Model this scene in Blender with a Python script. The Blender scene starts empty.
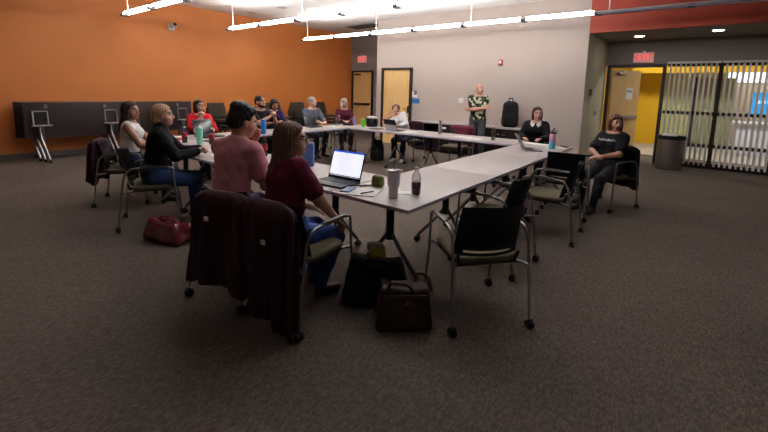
import bpy, bmesh, math, random
import numpy as np
from mathutils import Vector, Matrix
random.seed(7)
RD = math.radians
SC = bpy.context.scene
COL = SC.collection

# ------------------------------------------------------------------ materials
def srgb(c):
    return tuple((x/12.92 if x <= .04045 else ((x+.055)/1.055)**2.4) for x in c)
def hexc(h):
    h = h.lstrip('#'); return srgb(tuple(int(h[i:i+2], 16)/255 for i in (0, 2, 4)))
MATS = {}
def mat(name, col, rough=.6, metal=0., spec=.5, bump=0., bscale=200., var=0., vscale=6., emit=None, estr=0., trans=0., stretch=None, coat=0., sheen=0.):
    if name in MATS: return MATS[name]
    m = bpy.data.materials.new(name); m.use_nodes = True; nt = m.node_tree; N = nt.nodes
    b = N['Principled BSDF']
    c = hexc(col) if isinstance(col, str) else col
    b.inputs['Base Color'].default_value = (*c, 1); b.inputs['Roughness'].default_value = rough
    b.inputs['Metallic'].default_value = metal; b.inputs['Specular IOR Level'].default_value = spec
    b.inputs['Coat Weight'].default_value = coat; b.inputs['Sheen Weight'].default_value = sheen
    if trans: b.inputs['Transmission Weight'].default_value = trans
    if emit is not None:
        b.inputs['Emission Color'].default_value = (*(hexc(emit) if isinstance(emit, str) else emit), 1); b.inputs['Emission Strength'].default_value = estr
    tc = N.new('ShaderNodeTexCoord')
    src = tc.outputs['Object']
    if stretch:
        mp = N.new('ShaderNodeMapping'); mp.inputs['Scale'].default_value = stretch; nt.links.new(src, mp.inputs[0]); src = mp.outputs[0]
    if var:
        n = N.new('ShaderNodeTexNoise'); n.inputs['Scale'].default_value = vscale; n.inputs['Detail'].default_value = 5
        nt.links.new(src, n.inputs['Vector'])
        r = N.new('ShaderNodeValToRGB'); r.color_ramp.elements[0].position = .3; r.color_ramp.elements[1].position = .7
        r.color_ramp.elements[0].color = (*[x*(1-var) for x in c], 1); r.color_ramp.elements[1].color = (*[min(1, x*(1+var)) for x in c], 1)
        nt.links.new(n.outputs['Fac'], r.inputs[0]); nt.links.new(r.outputs[0], b.inputs['Base Color'])
    if bump:
        n = N.new('ShaderNodeTexNoise'); n.inputs['Scale'].default_value = bscale; n.inputs['Detail'].default_value = 3
        nt.links.new(src, n.inputs['Vector'])
        bp = N.new('ShaderNodeBump'); bp.inputs['Strength'].default_value = bump; bp.inputs['Distance'].default_value = .01
        nt.links.new(n.outputs['Fac'], bp.inputs['Height']); nt.links.new(bp.outputs[0], b.inputs['Normal'])
    MATS[name] = m; return m

def ramp_mat(name, kind, scale, stops, rough=.8, bump=0., stretch=(1, 1, 1), interp='LINEAR'):
    m = bpy.data.materials.new(name); m.use_nodes = True; nt = m.node_tree; N = nt.nodes; b = N['Principled BSDF']
    b.inputs['Roughness'].default_value = rough
    tc = N.new('ShaderNodeTexCoord'); mp = N.new('ShaderNodeMapping'); mp.inputs['Scale'].default_value = stretch
    nt.links.new(tc.outputs['Object'], mp.inputs[0])
    if kind == 'noise':
        t = N.new('ShaderNodeTexNoise'); t.inputs['Detail'].default_value = 6; out = t.outputs['Fac']
    elif kind == 'voronoi':
        t = N.new('ShaderNodeTexVoronoi'); out = t.outputs['Color']
    elif kind == 'grad':
        t = N.new('ShaderNodeSeparateXYZ'); out = t.outputs['Z']
    nt.links.new(mp.outputs[0], t.inputs[0])
    if 'Scale' in t.inputs: t.inputs['Scale'].default_value = scale
    r = N.new('ShaderNodeValToRGB'); r.color_ramp.interpolation = interp
    e = r.color_ramp.elements
    while len(e) < len(stops): e.new(.5)
    for i, (p, c) in enumerate(stops): e[i].position = p; e[i].color = (*hexc(c), 1)
    nt.links.new(out, r.inputs[0]); nt.links.new(r.outputs[0], b.inputs['Base Color'])
    if bump:
        bp = N.new('ShaderNodeBump'); bp.inputs['Strength'].default_value = bump; bp.inputs['Distance'].default_value = .01
        nt.links.new(out, bp.inputs['Height']); nt.links.new(bp.outputs[0], b.inputs['Normal'])
    MATS[name] = m; return m

def carpet_mat():
    m = bpy.data.materials.new('loop carpet'); m.use_nodes = True; nt = m.node_tree; N = nt.nodes; b = N['Principled BSDF']
    b.inputs['Roughness'].default_value = 1; b.inputs['Specular IOR Level'].default_value = .1
    tc = N.new('ShaderNodeTexCoord')
    mp = N.new('ShaderNodeMapping'); mp.inputs['Scale'].default_value = (1, .45, 1); mp.inputs['Rotation'].default_value = (0, 0, RD(0)); nt.links.new(tc.outputs['Object'], mp.inputs[0])
    v = N.new('ShaderNodeTexVoronoi'); v.inputs['Scale'].default_value = 85; nt.links.new(mp.outputs[0], v.inputs['Vector'])
    n = N.new('ShaderNodeTexNoise'); n.inputs['Scale'].default_value = 55; n.inputs['Detail'].default_value = 6; n.inputs['Roughness'].default_value = .75; nt.links.new(mp.outputs[0], n.inputs['Vector'])
    n2 = N.new('ShaderNodeTexNoise'); n2.inputs['Scale'].default_value = 1.1; n2.inputs['Detail'].default_value = 3; nt.links.new(tc.outputs['Object'], n2.inputs['Vector'])
    r = N.new('ShaderNodeValToRGB'); e = r.color_ramp.elements
    e[0].position = .32; e[0].color = (*CARPET[0], 1); e[1].position = .7; e[1].color = (*CARPET[2], 1); k = e.new(.5); k.color = (*CARPET[1], 1)
    nt.links.new(n.outputs['Fac'], r.inputs[0])
    mx = N.new('ShaderNodeMix'); mx.data_type = 'RGBA'; mx.blend_type = 'MULTIPLY'; mx.inputs[0].default_value = .8
    r3 = N.new('ShaderNodeValToRGB'); r3.color_ramp.elements[0].color = (1, 1, 1, 1); r3.color_ramp.elements[1].color = (.5, .5, .5, 1); r3.color_ramp.elements[1].position = .75
    nt.links.new(v.outputs['Distance'], r3.inputs[0])
    nt.links.new(r.outputs[0], mx.inputs[6]); nt.links.new(r3.outputs[0], mx.inputs[7])
    mx2 = N.new('ShaderNodeMix'); mx2.data_type = 'RGBA'; mx2.blend_type = 'MULTIPLY'; mx2.inputs[0].default_value = .35
    nt.links.new(mx.outputs[2], mx2.inputs[6]); nt.links.new(n2.outputs['Fac'], mx2.inputs[7])
    nt.links.new(mx2.outputs[2], b.inputs['Base Color'])
    bp = N.new('ShaderNodeBump'); bp.inputs['Strength'].default_value = .5; bp.inputs['Distance'].default_value = .006; bp.invert = True
    nt.links.new(v.outputs['Distance'], bp.inputs['Height']); nt.links.new(bp.outputs[0], b.inputs['Normal'])
    return m

def glass_mat(name, tint=(1, 1, 1), gl=.06):
    m = bpy.data.materials.new(name); m.use_nodes = True; nt = m.node_tree; N = nt.nodes; N.clear()
    o = N.new('ShaderNodeOutputMaterial'); t = N.new('ShaderNodeBsdfTransparent'); t.inputs[0].default_value = (*tint, 1)
    g = N.new('ShaderNodeBsdfGlossy'); g.inputs['Roughness'].default_value = .04
    lw = N.new('ShaderNodeLayerWeight'); lw.inputs[0].default_value = .3
    mth = N.new('ShaderNodeMath'); mth.operation = 'MULTIPLY_ADD'; mth.inputs[1].default_value = .5; mth.inputs[2].default_value = gl
    nt.links.new(lw.outputs['Fresnel'], mth.inputs[0])
    mx = N.new('ShaderNodeMixShader'); nt.links.new(mth.outputs[0], mx.inputs[0]); nt.links.new(t.outputs[0], mx.inputs[1]); nt.links.new(g.outputs[0], mx.inputs[2]); nt.links.new(mx.outputs[0], o.inputs[0])
    MATS[name] = m; return m

# ------------------------------------------------------------------ tunables
CARPET = (hexc('#70645c'), hexc('#83766d'), hexc('#958880'))
LAMP = 22.0
UPL = 66.0
EXPO = 0.0
LOBBY = 22.0
DOWN = 30.0

# ------------------------------------------------------------------ mesh builder
class MB:
    def __init__(s): s.v = []; s.f = []; s.m = []; s.mats = []
    def mi(s, m):
        if m not in s.mats: s.mats.append(m)
        return s.mats.index(m)
    def add(s, verts, faces, m, M=None):
        o = len(s.v); k = s.mi(m)
        for p in verts:
            p = Vector(p); s.v.append(tuple(M @ p) if M else tuple(p))
        for f in faces: s.f.append([i+o for i in f]); s.m.append(k)
    def box(s, c, h, m, M=None, bev=0.):
        """c centre, h full size"""
        bm = bmesh.new(); bmesh.ops.create_cube(bm, size=1)
        for v in bm.verts: v.co = Vector((v.co.x*h[0], v.co.y*h[1], v.co.z*h[2]))
        if bev: bmesh.ops.bevel(bm, geom=bm.edges[:], offset=bev, segments=2, affect='EDGES', profile=.6)
        for v in bm.verts: v.co += Vector(c)
        bm.verts.index_update()
        s.add([v.co for v in bm.verts], [[v.index for v in f.verts] for f in bm.faces], m, M); bm.free(); return s
    def prism(s, poly, a, b, m, axis='Z', M=None):
        n = len(poly)
        def P(u, v, w): return {'Z': (u, v, w), 'Y': (u, w, v), 'X': (w, u, v)}[axis]
        V = [P(u, v, a) for u, v in poly]+[P(u, v, b) for u, v in poly]
        F = [list(range(n))[::-1], list(range(n, 2*n))]+[[i, (i+1) % n, n+(i+1) % n, n+i] for i in range(n)]
        s.add(V, F, m, M); return s
    def tube(s, pts, r, m, seg=10, M=None, closed=False, cap=True):
        pts = [Vector(p) for p in pts]; n = len(pts); R = r if isinstance(r, (list, tuple)) else [r]*n
        V = []; F = []; ref = None
        for i, p in enumerate(pts):
            if closed: t = pts[(i+1) % n]-pts[i-1]
            else: t = pts[min(i+1, n-1)]-pts[max(i-1, 0)]
            t.normalize()
            if ref is None:
                ref = t.orthogonal().normalized()
            else:
                ref = (ref-t*ref.dot(t)).normalized()
            b = t.cross(ref)
            for k in range(seg):
                a = 2*math.pi*k/seg; V.append(p+(ref*math.cos(a)+b*math.sin(a))*R[i])
        for i in range(n if closed else n-1):
            j = (i+1) % n
            for k in range(seg): F.append([i*seg+k, i*seg+(k+1) % seg, j*seg+(k+1) % seg, j*seg+k])
        if cap and not closed:
            F.append(list(range(seg))[::-1]); F.append([(n-1)*seg+k for k in range(seg)])
        s.add(V, F, m, M); return s
    def lathe(s, prof, m, seg=24, M=None, c=(0, 0, 0)):
        V = []; F = []; n = len(prof)
        for r, z in prof:
            for k in range(seg):
                a = 2*math.pi*k/seg; V.append((c[0]+max(r, 1e-4)*math.cos(a), c[1]+max(r, 1e-4)*math.sin(a), c[2]+z))
        for i in range(n-1):
            for k in range(seg): F.append([i*seg+k, i*seg+(k+1) % seg, (i+1)*seg+(k+1) % seg, (i+1)*seg+k])
        F.append(list(range(seg))[::-1]); F.append([(n-1)*seg+k for k in range(seg)])
        s.add(V, F, m, M); return s
    def rings(s, R, m, M=None, cap=True):
        V = [p for r in R for p in r]; n = len(R[0]); F = []
        for i in range(len(R)-1):
            for k in range(n): F.append([i*n+k, i*n+(k+1) % n, (i+1)*n+(k+1) % n, (i+1)*n+k])
        if cap: F.append(list(range(n))[::-1]); F.append([(len(R)-1)*n+k for k in range(n)])
        s.add(V, F, m, M); return s
    def build(s, name, parent=None, smooth=True, loc=(0, 0, 0), rz=0., angle=35):
        me = bpy.data.meshes.new(name); me.from_pydata(s.v, [], s.f)
        for m in s.mats: me.materials.append(m)
        me.polygons.foreach_set('material_index', s.m)
        bm = bmesh.new(); bm.from_mesh(me); bmesh.ops.recalc_face_normals(bm, faces=bm.faces[:]); bm.to_mesh(me); bm.free()
        if smooth:
            me.polygons.foreach_set('use_smooth', [True]*len(me.polygons)); me.set_sharp_from_angle(angle=RD(angle))
        o = bpy.data.objects.new(name, me); COL.objects.link(o)
        if parent: o.parent = parent
        o.location = loc; o.rotation_euler = (0, 0, rz); return o

def arc(pts, r=.05, n=5):
    """round the corners of a polyline"""
    P = [Vector(p) for p in pts]; out = [P[0]]
    for i in range(1, len(P)-1):
        a, b, c = P[i-1], P[i], P[i+1]; d1 = (a-b); d2 = (c-b); rr = min(r, d1.length*.49, d2.length*.49)
        p = b+d1.normalized()*rr; q = b+d2.normalized()*rr
        for k in range(n+1):
            t = k/n; out.append(p*(1-t)**2+b*2*t*(1-t)+q*t*t)
    out.append(P[-1]); return out
def tag(o, label, cat, group=None):
    o['label'] = label; o['category'] = cat
    if group: o['group'] = group
    return o
def empty(name, loc, rz=0., label=None, cat=None, group=None):
    o = bpy.data.objects.new(name, None); COL.objects.link(o); o.empty_display_size = .1; o.location = loc; o.rotation_euler = (0, 0, rz)
    if label: tag(o, label, cat, group)
    return o
def struct(o): o['kind'] = 'structure'; return o
def copy_tree(o, parent=None):
    c = o.copy(); COL.objects.link(c)
    if parent: c.parent = parent
    for ch in list(o.children): copy_tree(ch, c)
    return c
def text_mesh(name, txt, size, m, parent, M, ext=.002):
    cu = bpy.data.curves.new(name, 'FONT'); cu.body = txt; cu.size = size; cu.extrude = ext; cu.align_x = 'CENTER'; cu.align_y = 'CENTER'
    o = bpy.data.objects.new(name, cu); COL.objects.link(o)
    dg = bpy.context.evaluated_depsgraph_get(); me = bpy.data.meshes.new_from_object(o.evaluated_get(dg))
    COL.objects.unlink(o); bpy.data.objects.remove(o)
    me.transform(M); me.materials.clear(); me.materials.append(m)
    ob = bpy.data.objects.new(name, me); COL.objects.link(ob)
    if parent: ob.parent = parent
    return ob

# ------------------------------------------------------------------ SDF toolkit
V3 = lambda *a: np.array(a, float)
def nrm(v): v = np.array(v, float); return v/(np.linalg.norm(v)+1e-12)
def rot(axis, a):
    return np.array(Matrix.Rotation(a, 3, Vector(axis)))
def cap(a, b, ra, rb=None):
    a = np.array(a, float); b = np.array(b, float); rb = ra if rb is None else rb; ab = b-a; L = ab@ab+1e-12
    lo = np.minimum(a-ra, b-rb); hi = np.maximum(a+ra, b+rb)
    def f(P):
        pa = P-a.astype(np.float32); h = np.clip(pa@ab.astype(np.float32)/L, 0, 1)
        return np.sqrt(((pa-h[:, None]*ab.astype(np.float32))**2).sum(1))-(ra+(rb-ra)*h)
    return f, lo, hi
def ell(c, r, M=None):
    c = np.array(c, float); r = np.array(r, float); m = max(r)
    def f(P):
        q = P-c.astype(np.float32)
        if M is not None: q = q@np.asarray(M, np.float32)       # columns = local axes
        k0 = np.sqrt(((q/r)**2).sum(1)); k1 = np.sqrt(((q/(r*r))**2).sum(1))+1e-9
        return k0*(k0-1)/k1
    return f, c-m, c+m
def rbox(c, h, r, M=None):
    c = np.array(c, float); h = np.array(h, float); m = np.linalg.norm(h)
    def f(P):
        q = P-c
        if M is not None: q = q@np.asarray(M)
        q = np.abs(q)-(h-r)
        return np.sqrt((np.maximum(q, 0)**2).sum(1))+np.minimum(q.max(1), 0)-r
    return f, c-m, c+m
def smin(a, b, k):
    if k <= 0: return np.minimum(a, b)
    h = np.clip(.5+.5*(b-a)/k, 0, 1); return b*(1-h)+a*h-k*h*(1-h)
def smax(a, b, k): return -smin(-a, -b, k)
def group(prims, k):
    lo = np.min([p[1] for p in prims], 0); hi = np.max([p[2] for p in prims], 0)
    def f(P):
        d = None
        for p in prims:
            e = p[0](P); d = e if d is None else smin(d, e, k)
        return d
    def g(P):
        q = np.maximum(np.maximum(lo-P, P-hi), 0); db = np.sqrt((q**2).sum(1)); near = db < .12
        out = (db+.03).astype(np.float32)
        if near.any(): out[near] = f(P[near])
        return out
    return g, lo, hi
def union(gs, k):
    lo = np.min([p[1] for p in gs], 0); hi = np.max([p[2] for p in gs], 0)
    def f(P):
        d = None
        for p in gs:
            e = p[0](P); d = e if d is None else smin(d, e, k)
        return d
    return f, lo, hi

def surface_net(f, lo, hi, h):
    B = 8
    lo = np.array(lo)-2.5*h; n = (np.ceil((np.array(hi)-lo+3*h)/h/B).astype(int))*B
    nb = n//B
    bc = [lo[i]+(np.arange(nb[i])*B+(B-1)/2)*h for i in range(3)]
    C = np.stack(np.meshgrid(*bc, indexing='ij'), -1).reshape(-1, 3).astype(np.float32)
    dc = f(C); act = np.abs(dc) < B*h*.87*1.6+.012
    A = np.empty((len(C), B*B*B), np.float32); A[:] = np.where(dc < 0, -1., 1.)[:, None]
    off = (np.stack(np.meshgrid(*[np.arange(B)]*3, indexing='ij'), -1).reshape(-1, 3)-(B-1)/2)*h
    ia = np.where(act)[0]
    for s in range(0, len(ia), 400):
        ii = ia[s:s+400]; P = (C[ii][:, None, :]+off[None].astype(np.float32)).reshape(-1, 3)
        A[ii] = f(P).reshape(len(ii), -1)
    V = A.reshape(*nb, B, B, B).transpose(0, 3, 1, 4, 2, 5).reshape(*n)
    ins = V < 0
    nx, ny, nz = n
    corners = [(i, j, k) for i in (0, 1) for j in (0, 1) for k in (0, 1)]
    S = sum(ins[i:nx-1+i, j:ny-1+j, k:nz-1+k].astype(np.int8) for i, j, k in corners)
    mixed = (S > 0) & (S < 8); idx = -np.ones(mixed.shape, np.int64); cells = np.argwhere(mixed); idx[mixed] = np.arange(len(cells))
    acc = np.zeros((len(cells), 3)); cnt = np.zeros(len(cells))
    val = {c: V[cells[:, 0]+c[0], cells[:, 1]+c[1], cells[:, 2]+c[2]] for c in corners}
    for a in corners:
        for ax in range(3):
            if a[ax] == 0:
                b = list(a); b[ax] = 1; b = tuple(b); va, vb = val[a], val[b]; m = (va < 0) != (vb < 0)
                t = np.where(m, va/(va-vb+1e-20), 0); p = np.array(a, float)[None].repeat(len(cells), 0); p[:, ax] += t
                acc[m] += p[m]; cnt[m] += 1
    verts = lo+(cells+acc/cnt[:, None])*h
    F = []
    for ax in range(3):
        s0 = [slice(None)]*3; s1 = [slice(None)]*3; s0[ax] = slice(0, -1); s1[ax] = slice(1, None)
        ch = ins[tuple(s0)] != ins[tuple(s1)]; e = np.argwhere(ch); u, w = (ax+1) % 3, (ax+2) % 3
        ok = (e[:, u] > 0) & (e[:, w] > 0) & (e[:, u] < n[u]-1) & (e[:, w] < n[w]-1); e = e[ok]
        flip = ins[e[:, 0], e[:, 1], e[:, 2]]
        def cell(du, dw):
            q = e.copy(); q[:, u] -= du; q[:, w] -= dw; return idx[q[:, 0], q[:, 1], q[:, 2]]
        q = np.stack([cell(1, 1), cell(0, 1), cell(0, 0), cell(1, 0)], 1)
        q[~flip] = q[~flip][:, ::-1]; F.append(q)
    return verts, np.concatenate(F)

def sdf_obj(name, fn, h, mats, parent=None, face_mat=None, loc=(0, 0, 0), rz=0.):
    f, lo, hi = fn; v, F = surface_net(f, lo, hi, h)
    me = bpy.data.meshes.new(name)
    me.vertices.add(len(v)); me.vertices.foreach_set('co', v.astype(np.float32).ravel())
    me.loops.add(F.size); me.loops.foreach_set('vertex_index', F.astype(np.int32).ravel())
    me.polygons.add(len(F)); me.polygons.foreach_set('loop_start', np.arange(0, F.size, 4, dtype=np.int32))
    me.update(calc_edges=True); me.validate()
    for m in (mats if isinstance(mats, (list, tuple)) else [mats]): me.materials.append(m)
    if face_mat is not None and len(me.polygons) == len(F): me.polygons.foreach_set('material_index', face_mat(v[F].mean(1)).astype(np.int32))
    me.polygons.foreach_set('use_smooth', [True]*len(me.polygons))
    o = bpy.data.objects.new(name, me); COL.objects.link(o)
    if parent: o.parent = parent
    o.location = loc; o.rotation_euler = (0, 0, rz); return o

def inflate(p, t, cuts=(), k=.006, wr=0., ph=0.):
    f, lo, hi = p
    def g(P):
        d = f(P)-t
        if wr:
            x, y, z = P[:, 0], P[:, 1], P[:, 2]
            d = d-wr*(np.sin(38*z+17*x+9*y+ph)*np.sin(29*x-21*z+ph*2)+.6*np.sin(61*y+33*z+ph*3)*np.sin(47*x+13*y))
        for (q, n) in cuts: d = smax(d, (P-np.asarray(q, np.float32))@np.asarray(n, np.float32), k)   # removes the side n points to
        return d
    return g, lo-t, hi+t
def sub(a, b, k=.01):
    return (lambda P: smax(a[0](P), -b[0](P), k)), a[1], a[2]

# ------------------------------------------------------------------ people
def ik(a, t, l1, l2, pole):
    a = np.array(a, float); t = np.array(t, float); d = t-a; L = np.linalg.norm(d); L2 = min(L, (l1+l2)*.998); u = d/L; t = a+u*L2
    x = (l1*l1-l2*l2+L2*L2)/(2*L2); y = math.sqrt(max(l1*l1-x*x, 1e-8)); p = np.array(pole, float); p = p-u*(p@u); p = nrm(p)
    return a+u*x+p*y, t
SKIN = {}
def skin(c):
    if c not in SKIN:
        SKIN[c] = (mat('skin '+c, c, rough=.5, bump=.05, bscale=300, var=.08, vscale=30),
                   mat('lips '+c, tuple(x*f for x, f in zip(hexc(c), (.72, .45, .45))), rough=.4), mat('brow '+c, '#3a2a20', rough=.8))
    return SKIN[c]
def hand_prims(w, d, n, side, curl, s, thumb=.6, spread=.0):
    """w wrist, d direction of the hand, n palm normal (the way the palm faces), side +1 right / -1 left"""
    d = nrm(d); n = nrm(np.array(n)-d*(np.array(n)@d)); a = np.cross(d, n)*side      # a points to the thumb side
    pr = []
    xs = [.030, .010, -.010, -.029]; ln = [.072, .080, .074, .058]
    for i in range(4):
        k0 = w+d*.02*s+a*xs[i]*.62*s; k1 = w+d*.092*s+a*xs[i]*s
        pr.append(cap(k0, k1, .0145*s, .0115*s))
        dd, nn = nrm(d+a*spread*xs[i]*20), n; p = k1; c = curl*(1+.12*i)
        for j, fr in enumerate((.45, .31, .24)):
            g = c*(.75 if j == 0 else 1.); dd, nn = math.cos(g)*dd+math.sin(g)*nn, math.cos(g)*nn-math.sin(g)*dd
            q = p+dd*ln[i]*fr*s; pr.append(cap(p, q, (.0098-.0012*j)*s, (.0090-.0012*j)*s)); p = q
    t0 = w+d*.025*s+a*.022*s+n*.006*s; t1 = w+d*.058*s+a*.046*s+n*.014*s; t2 = t1+(d*.75+a*.35*(1-thumb)+n*.55*thumb)*.034*s; t3 = t2+(d*.85-a*.1*thumb+n*.5*thumb)*.028*s
    pr += [cap(t0, t1, .0155*s, .0125*s), cap(t1, t2, .0115*s, .0100*s), cap(t2, t3, .0100*s, .0085*s)]
    return pr

def person(label, loc, face, sex='f', height=1.68, seat=.455, lean=4, side=0, twist=0, head=(0, 0, 0), arms=None, feet=None, bulk=1., res=.008,
           skin_c='#c99a80', hs=1., turtle=False, shirt=None, trousers='#20242c', shoes='#1a1a1c', hair=None, glasses=None, sleeve='short', hem=.06, shirt_mat=None, group_=None, inner=None, sitting=True, wr=.0035, brow=None):
    """face: world facing angle in degrees (0=+X, 90=+Y)"""
    s = height/1.75; F = sex == 'f'; lean = RD(lean); side = RD(side); twist = RD(twist)
    X, Y, Z = V3(1, 0, 0), V3(0, 1, 0), V3(0, 0, 1)
    P = V3(0, 0, seat+.1*s) if sitting else V3(0, 0, .925*s)
    R1 = rot((0, 1, 0), side*.5)@rot((1, 0, 0), -lean*.6)
    R2 = rot((0, 1, 0), side)@rot((1, 0, 0), -lean)@rot((0, 0, 1), twist)
    u1 = R1@Z; u2 = R2@Z; r2 = R2@X; f2 = R2@Y
    W = P+u1*.20*s; Cst = W+u2*.16*s; Nk = W+u2*.315*s
    sw = (.158 if F else .178)*s
    SH = {1: Nk-u2*.045*s+r2*sw, -1: Nk-u2*.045*s-r2*sw}
    hy, hp, hr = [RD(a) for a in head]        # yaw (+ = to the left), pitch (+ = up), roll (+ = to the person's right)
    RH = rot((0, 0, 1), hy)@rot((0, 1, 0), hr)@rot((1, 0, 0), hp)
    hc = Nk+u2*.065*s+RH@V3(0, .022, .098)*s
    S0 = s; s = s*hs
    hc = Nk+u2*.065*S0+RH@V3(0, .022, .098)*s
    H = lambda x, y, z: hc+RH@(V3(x, y, z)*S0*hs)
    s = S0
    b = bulk
    torso = [ell(P+u1*.02*s, V3(.168*b, .125*b, .125)*s, R1), ell(W+f2*.008, V3((.135 if F else .15)*b, .108*b, .16)*s, R1),
             ell(Cst+u2*.02*s, V3((.150 if F else .168)*b, .108*b, .175)*s, R2), cap(SH[1]-r2*.03*s, SH[-1]+r2*.03*s, .056*s),
             cap(Nk+u2*.02*s, SH[1]-r2*.05*s+u2*.01, .045*s, .045*s), cap(Nk+u2*.02*s, SH[-1]+r2*.05*s+u2*.01, .045*s, .045*s)]
    if F:
        for k in (1, -1): torso.append(ell(Cst+r2*.066*k*s+f2*.078*s*b+u2*.01*s, V3(.066, .062, .068)*s*b, R2))
    elif b > 1.05: torso.append(ell(W+f2*.045*s-u1*.02, V3(.13*b, .11*b, .13)*s, R1))
    # arms
    arms = arms or {}
    al = {}; armp = {}; handp = []
    for k in (1, -1):
        a = arms.get(k, {})
        t = np.array(a.get('t', (k*.2, .28, P[2]+.12)), float); pole = np.array(a.get('pole', (k*.6, -.5, -.7)), float)
        e, w = ik(SH[k], t, .285*s, .255*s, pole); al[k] = (SH[k], e, w)
        armp[k] = [cap(SH[k], e, .050*s*b**.5, .041*s*b**.5), cap(e, w, .040*s*b**.5, .027*s)]
        d = nrm(w-e); hd = nrm(np.array(a.get('hd', d), float)); hn = a.get('n', -k*X*.6-Z*.6)
        handp += hand_prims(w, hd, hn, k, a.get('curl', .45), s*(.94 if F else 1.02), a.get('thumb', .6))
    # legs
    feet = feet or {1: (.10, .42, 0), -1: (-.11, .38, 0)}
    legp = {}; shoep = {}
    for k in (1, -1):
        ft = np.array(feet[k], float); hip = P+V3(k*.09*s, .01, -.02*s); an = ft+V3(0, 0, .085*s)
        kn, an = ik(hip, an, .43*s, .41*s, V3(k*.12, 1, .9) if sitting else V3(k*.1, 1, 0))
        legp[k] = [cap(hip, kn, .083*s*b, .058*s*b**.5), cap(kn, an, .055*s*b**.5, .036*s), ell(kn*.62+an*.38-V3(0, .014, 0), V3(.052, .055, .11)*s)]
        fd = nrm(V3(k*.18, 1, 0)); sx = np.cross(fd, Z); MF = np.stack([sx, fd, Z], 1)
        shoep[k] = inflate(group([ell(an+fd*.02*s-Z*.045*s, V3(.042, .075, .05)*s, MF), ell(an+fd*.115*s-Z*.055*s, V3(.046, .085, .036)*s, MF), cap(an, an-Z*.04*s, .042*s)], .03), 0, [(an-Z*.082*s, -Z)])
    # head
    s = S0*hs
    hd_pr = [ell(H(0, -.012, .034), V3(.076, .096, .086)*s, RH), ell(H(0, .028, -.04), V3(.056, .068, .070)*s, RH), ell(H(0, .05, -.088), V3(.028, .032, .024)*s, RH),
             ell(H(.042, .045, -.03), V3(.024, .028, .026)*s, RH), ell(H(-.042, .045, -.03), V3(.024, .028, .026)*s, RH),
             cap(H(.03, .078, .03), H(-.03, .078, .03), .013*s), cap(H(0, -.02, -.06), Nk-u2*.02*s, (.046 if F else .056)*s, (.052 if F else .062)*s)]
    headg = group(hd_pr, .022*s)
    soc = group([ell(H(.033, .098, .010), V3(.017, .016, .011)*s, RH), ell(H(-.033, .098, .010), V3(.017, .016, .011)*s, RH)], .003)
    headg = ((lambda f0: (lambda Q: smax(f0(Q), -soc[0](Q), .012*s)))(headg[0]), headg[1], headg[2])
    feat = group([cap(H(0, .088, .012), H(0, .108, -.026), .0085*s, .0125*s), cap(H(.010, .098, -.030), H(-.010, .098, -.030), .0095*s),
                  cap(H(.019, .086, -.060), H(-.019, .086, -.060), .0075*s), cap(H(.015, .086, -.068), H(-.015, .086, -.068), .0075*s),
                  ell(H(.078, -.012, -.008), V3(.009, .020, .032)*s, RH@rot((1, 0, 0), .15)), ell(H(-.078, -.012, -.008), V3(.009, .020, .032)*s, RH@rot((1, 0, 0), .15))], .004*s)
    s = S0
    G = [group(torso, .045*s), group(armp[1], .02), group(armp[-1], .02), group(legp[1], .03), group(legp[-1], .03)]
    for k in (1, -1):
        ft = np.array(feet[k], float); fd = nrm(V3(k*.18, 1, 0)); an = ft+V3(0, 0, .06*s); G.append(group([cap(an, an+fd*.13*s-Z*.025*s, .032*s, .022*s)], .01))
    body = union([union(G, .03), union([headg, feat], .008*s)], .015)
    hg = group(handp, .005); body = union([body, hg], .008)
    sk = skin(skin_c)
    def fm(c):
        q = ((c-hc)@RH)/(S0*hs); out = np.zeros(len(c))
        lips = (np.abs(q[:, 0]) < .026) & (q[:, 1] > .078) & (q[:, 2] < -.053) & (q[:, 2] > -.0765); out[lips] = 1
        br = (np.abs(np.abs(q[:, 0])-.033) < .017) & (q[:, 1] > .06) & (np.abs(q[:, 2]-.031+.15*(np.abs(q[:, 0])-.03)) < .0055); out[br] = 2
        return out
    rz = RD(face-90)
    bm_ = [sk[0], sk[1], mat('brow '+brow, brow, rough=.8) if brow else sk[2]]
    body_o = sdf_obj('person', body, res, bm_, None, fm, loc, rz); tag(body_o, label, 'person', group_)
    s = S0*hs
    for k in (1, -1):
        mb = MB(); c = H(k*.032, .0755, .010)
        Me = Matrix.Translation(Vector(c))@Matrix(RH.tolist()).to_4x4()@Matrix.Rotation(-math.pi/2, 4, 'X')
        r = .0135*s; prof = lambda a0, a1, n: [(r*math.sin(a0+(a1-a0)*i/n), r*math.cos(a0+(a1-a0)*i/n)) for i in range(n+1)]
        mb.lathe(prof(.55, math.pi, 8), mat('eye white', '#d8d2ca', rough=.25), 14, Me); mb.lathe(prof(0.02, .55, 4), mat('iris', '#20150f', rough=.15), 14, Me)
        mb.build('eye', body_o)
    s = S0
    # clothes
    if shirt or shirt_mat:
        sm = shirt_mat or mat('cloth '+shirt, shirt, rough=.9, bump=.25, bscale=60, var=.12, vscale=14, sheen=0., spec=.25)
        pr = [group(torso, .045*s)]
        for k in (1, -1):
            A, E_, W_ = al[k]; bb = b**.5
            if sleeve == 'short': pr.append(group([cap(A, A*.32+E_*.68, .056*s*bb, .058*s*bb)], .02))
            elif sleeve == 'long': pr.append(group([cap(A, E_, .056*s*bb, .050*s*bb), cap(E_, E_*.06+W_*.94, .048*s*bb, .035*s)], .02))
            elif sleeve == 'none': pass
        if turtle: pr.append(group([cap(Nk-u2*.02*s, hc-RH@V3(0, .03, .075)*s, .052*s, .050*s)], .02))
        g = union(pr, .03)
        cuts = [(P-u1*hem*s, -u1), (Nk+u2*(.085 if turtle else .028)*s+f2*.02, nrm(u2*.9+f2*(.1 if turtle else .45)))]
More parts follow.
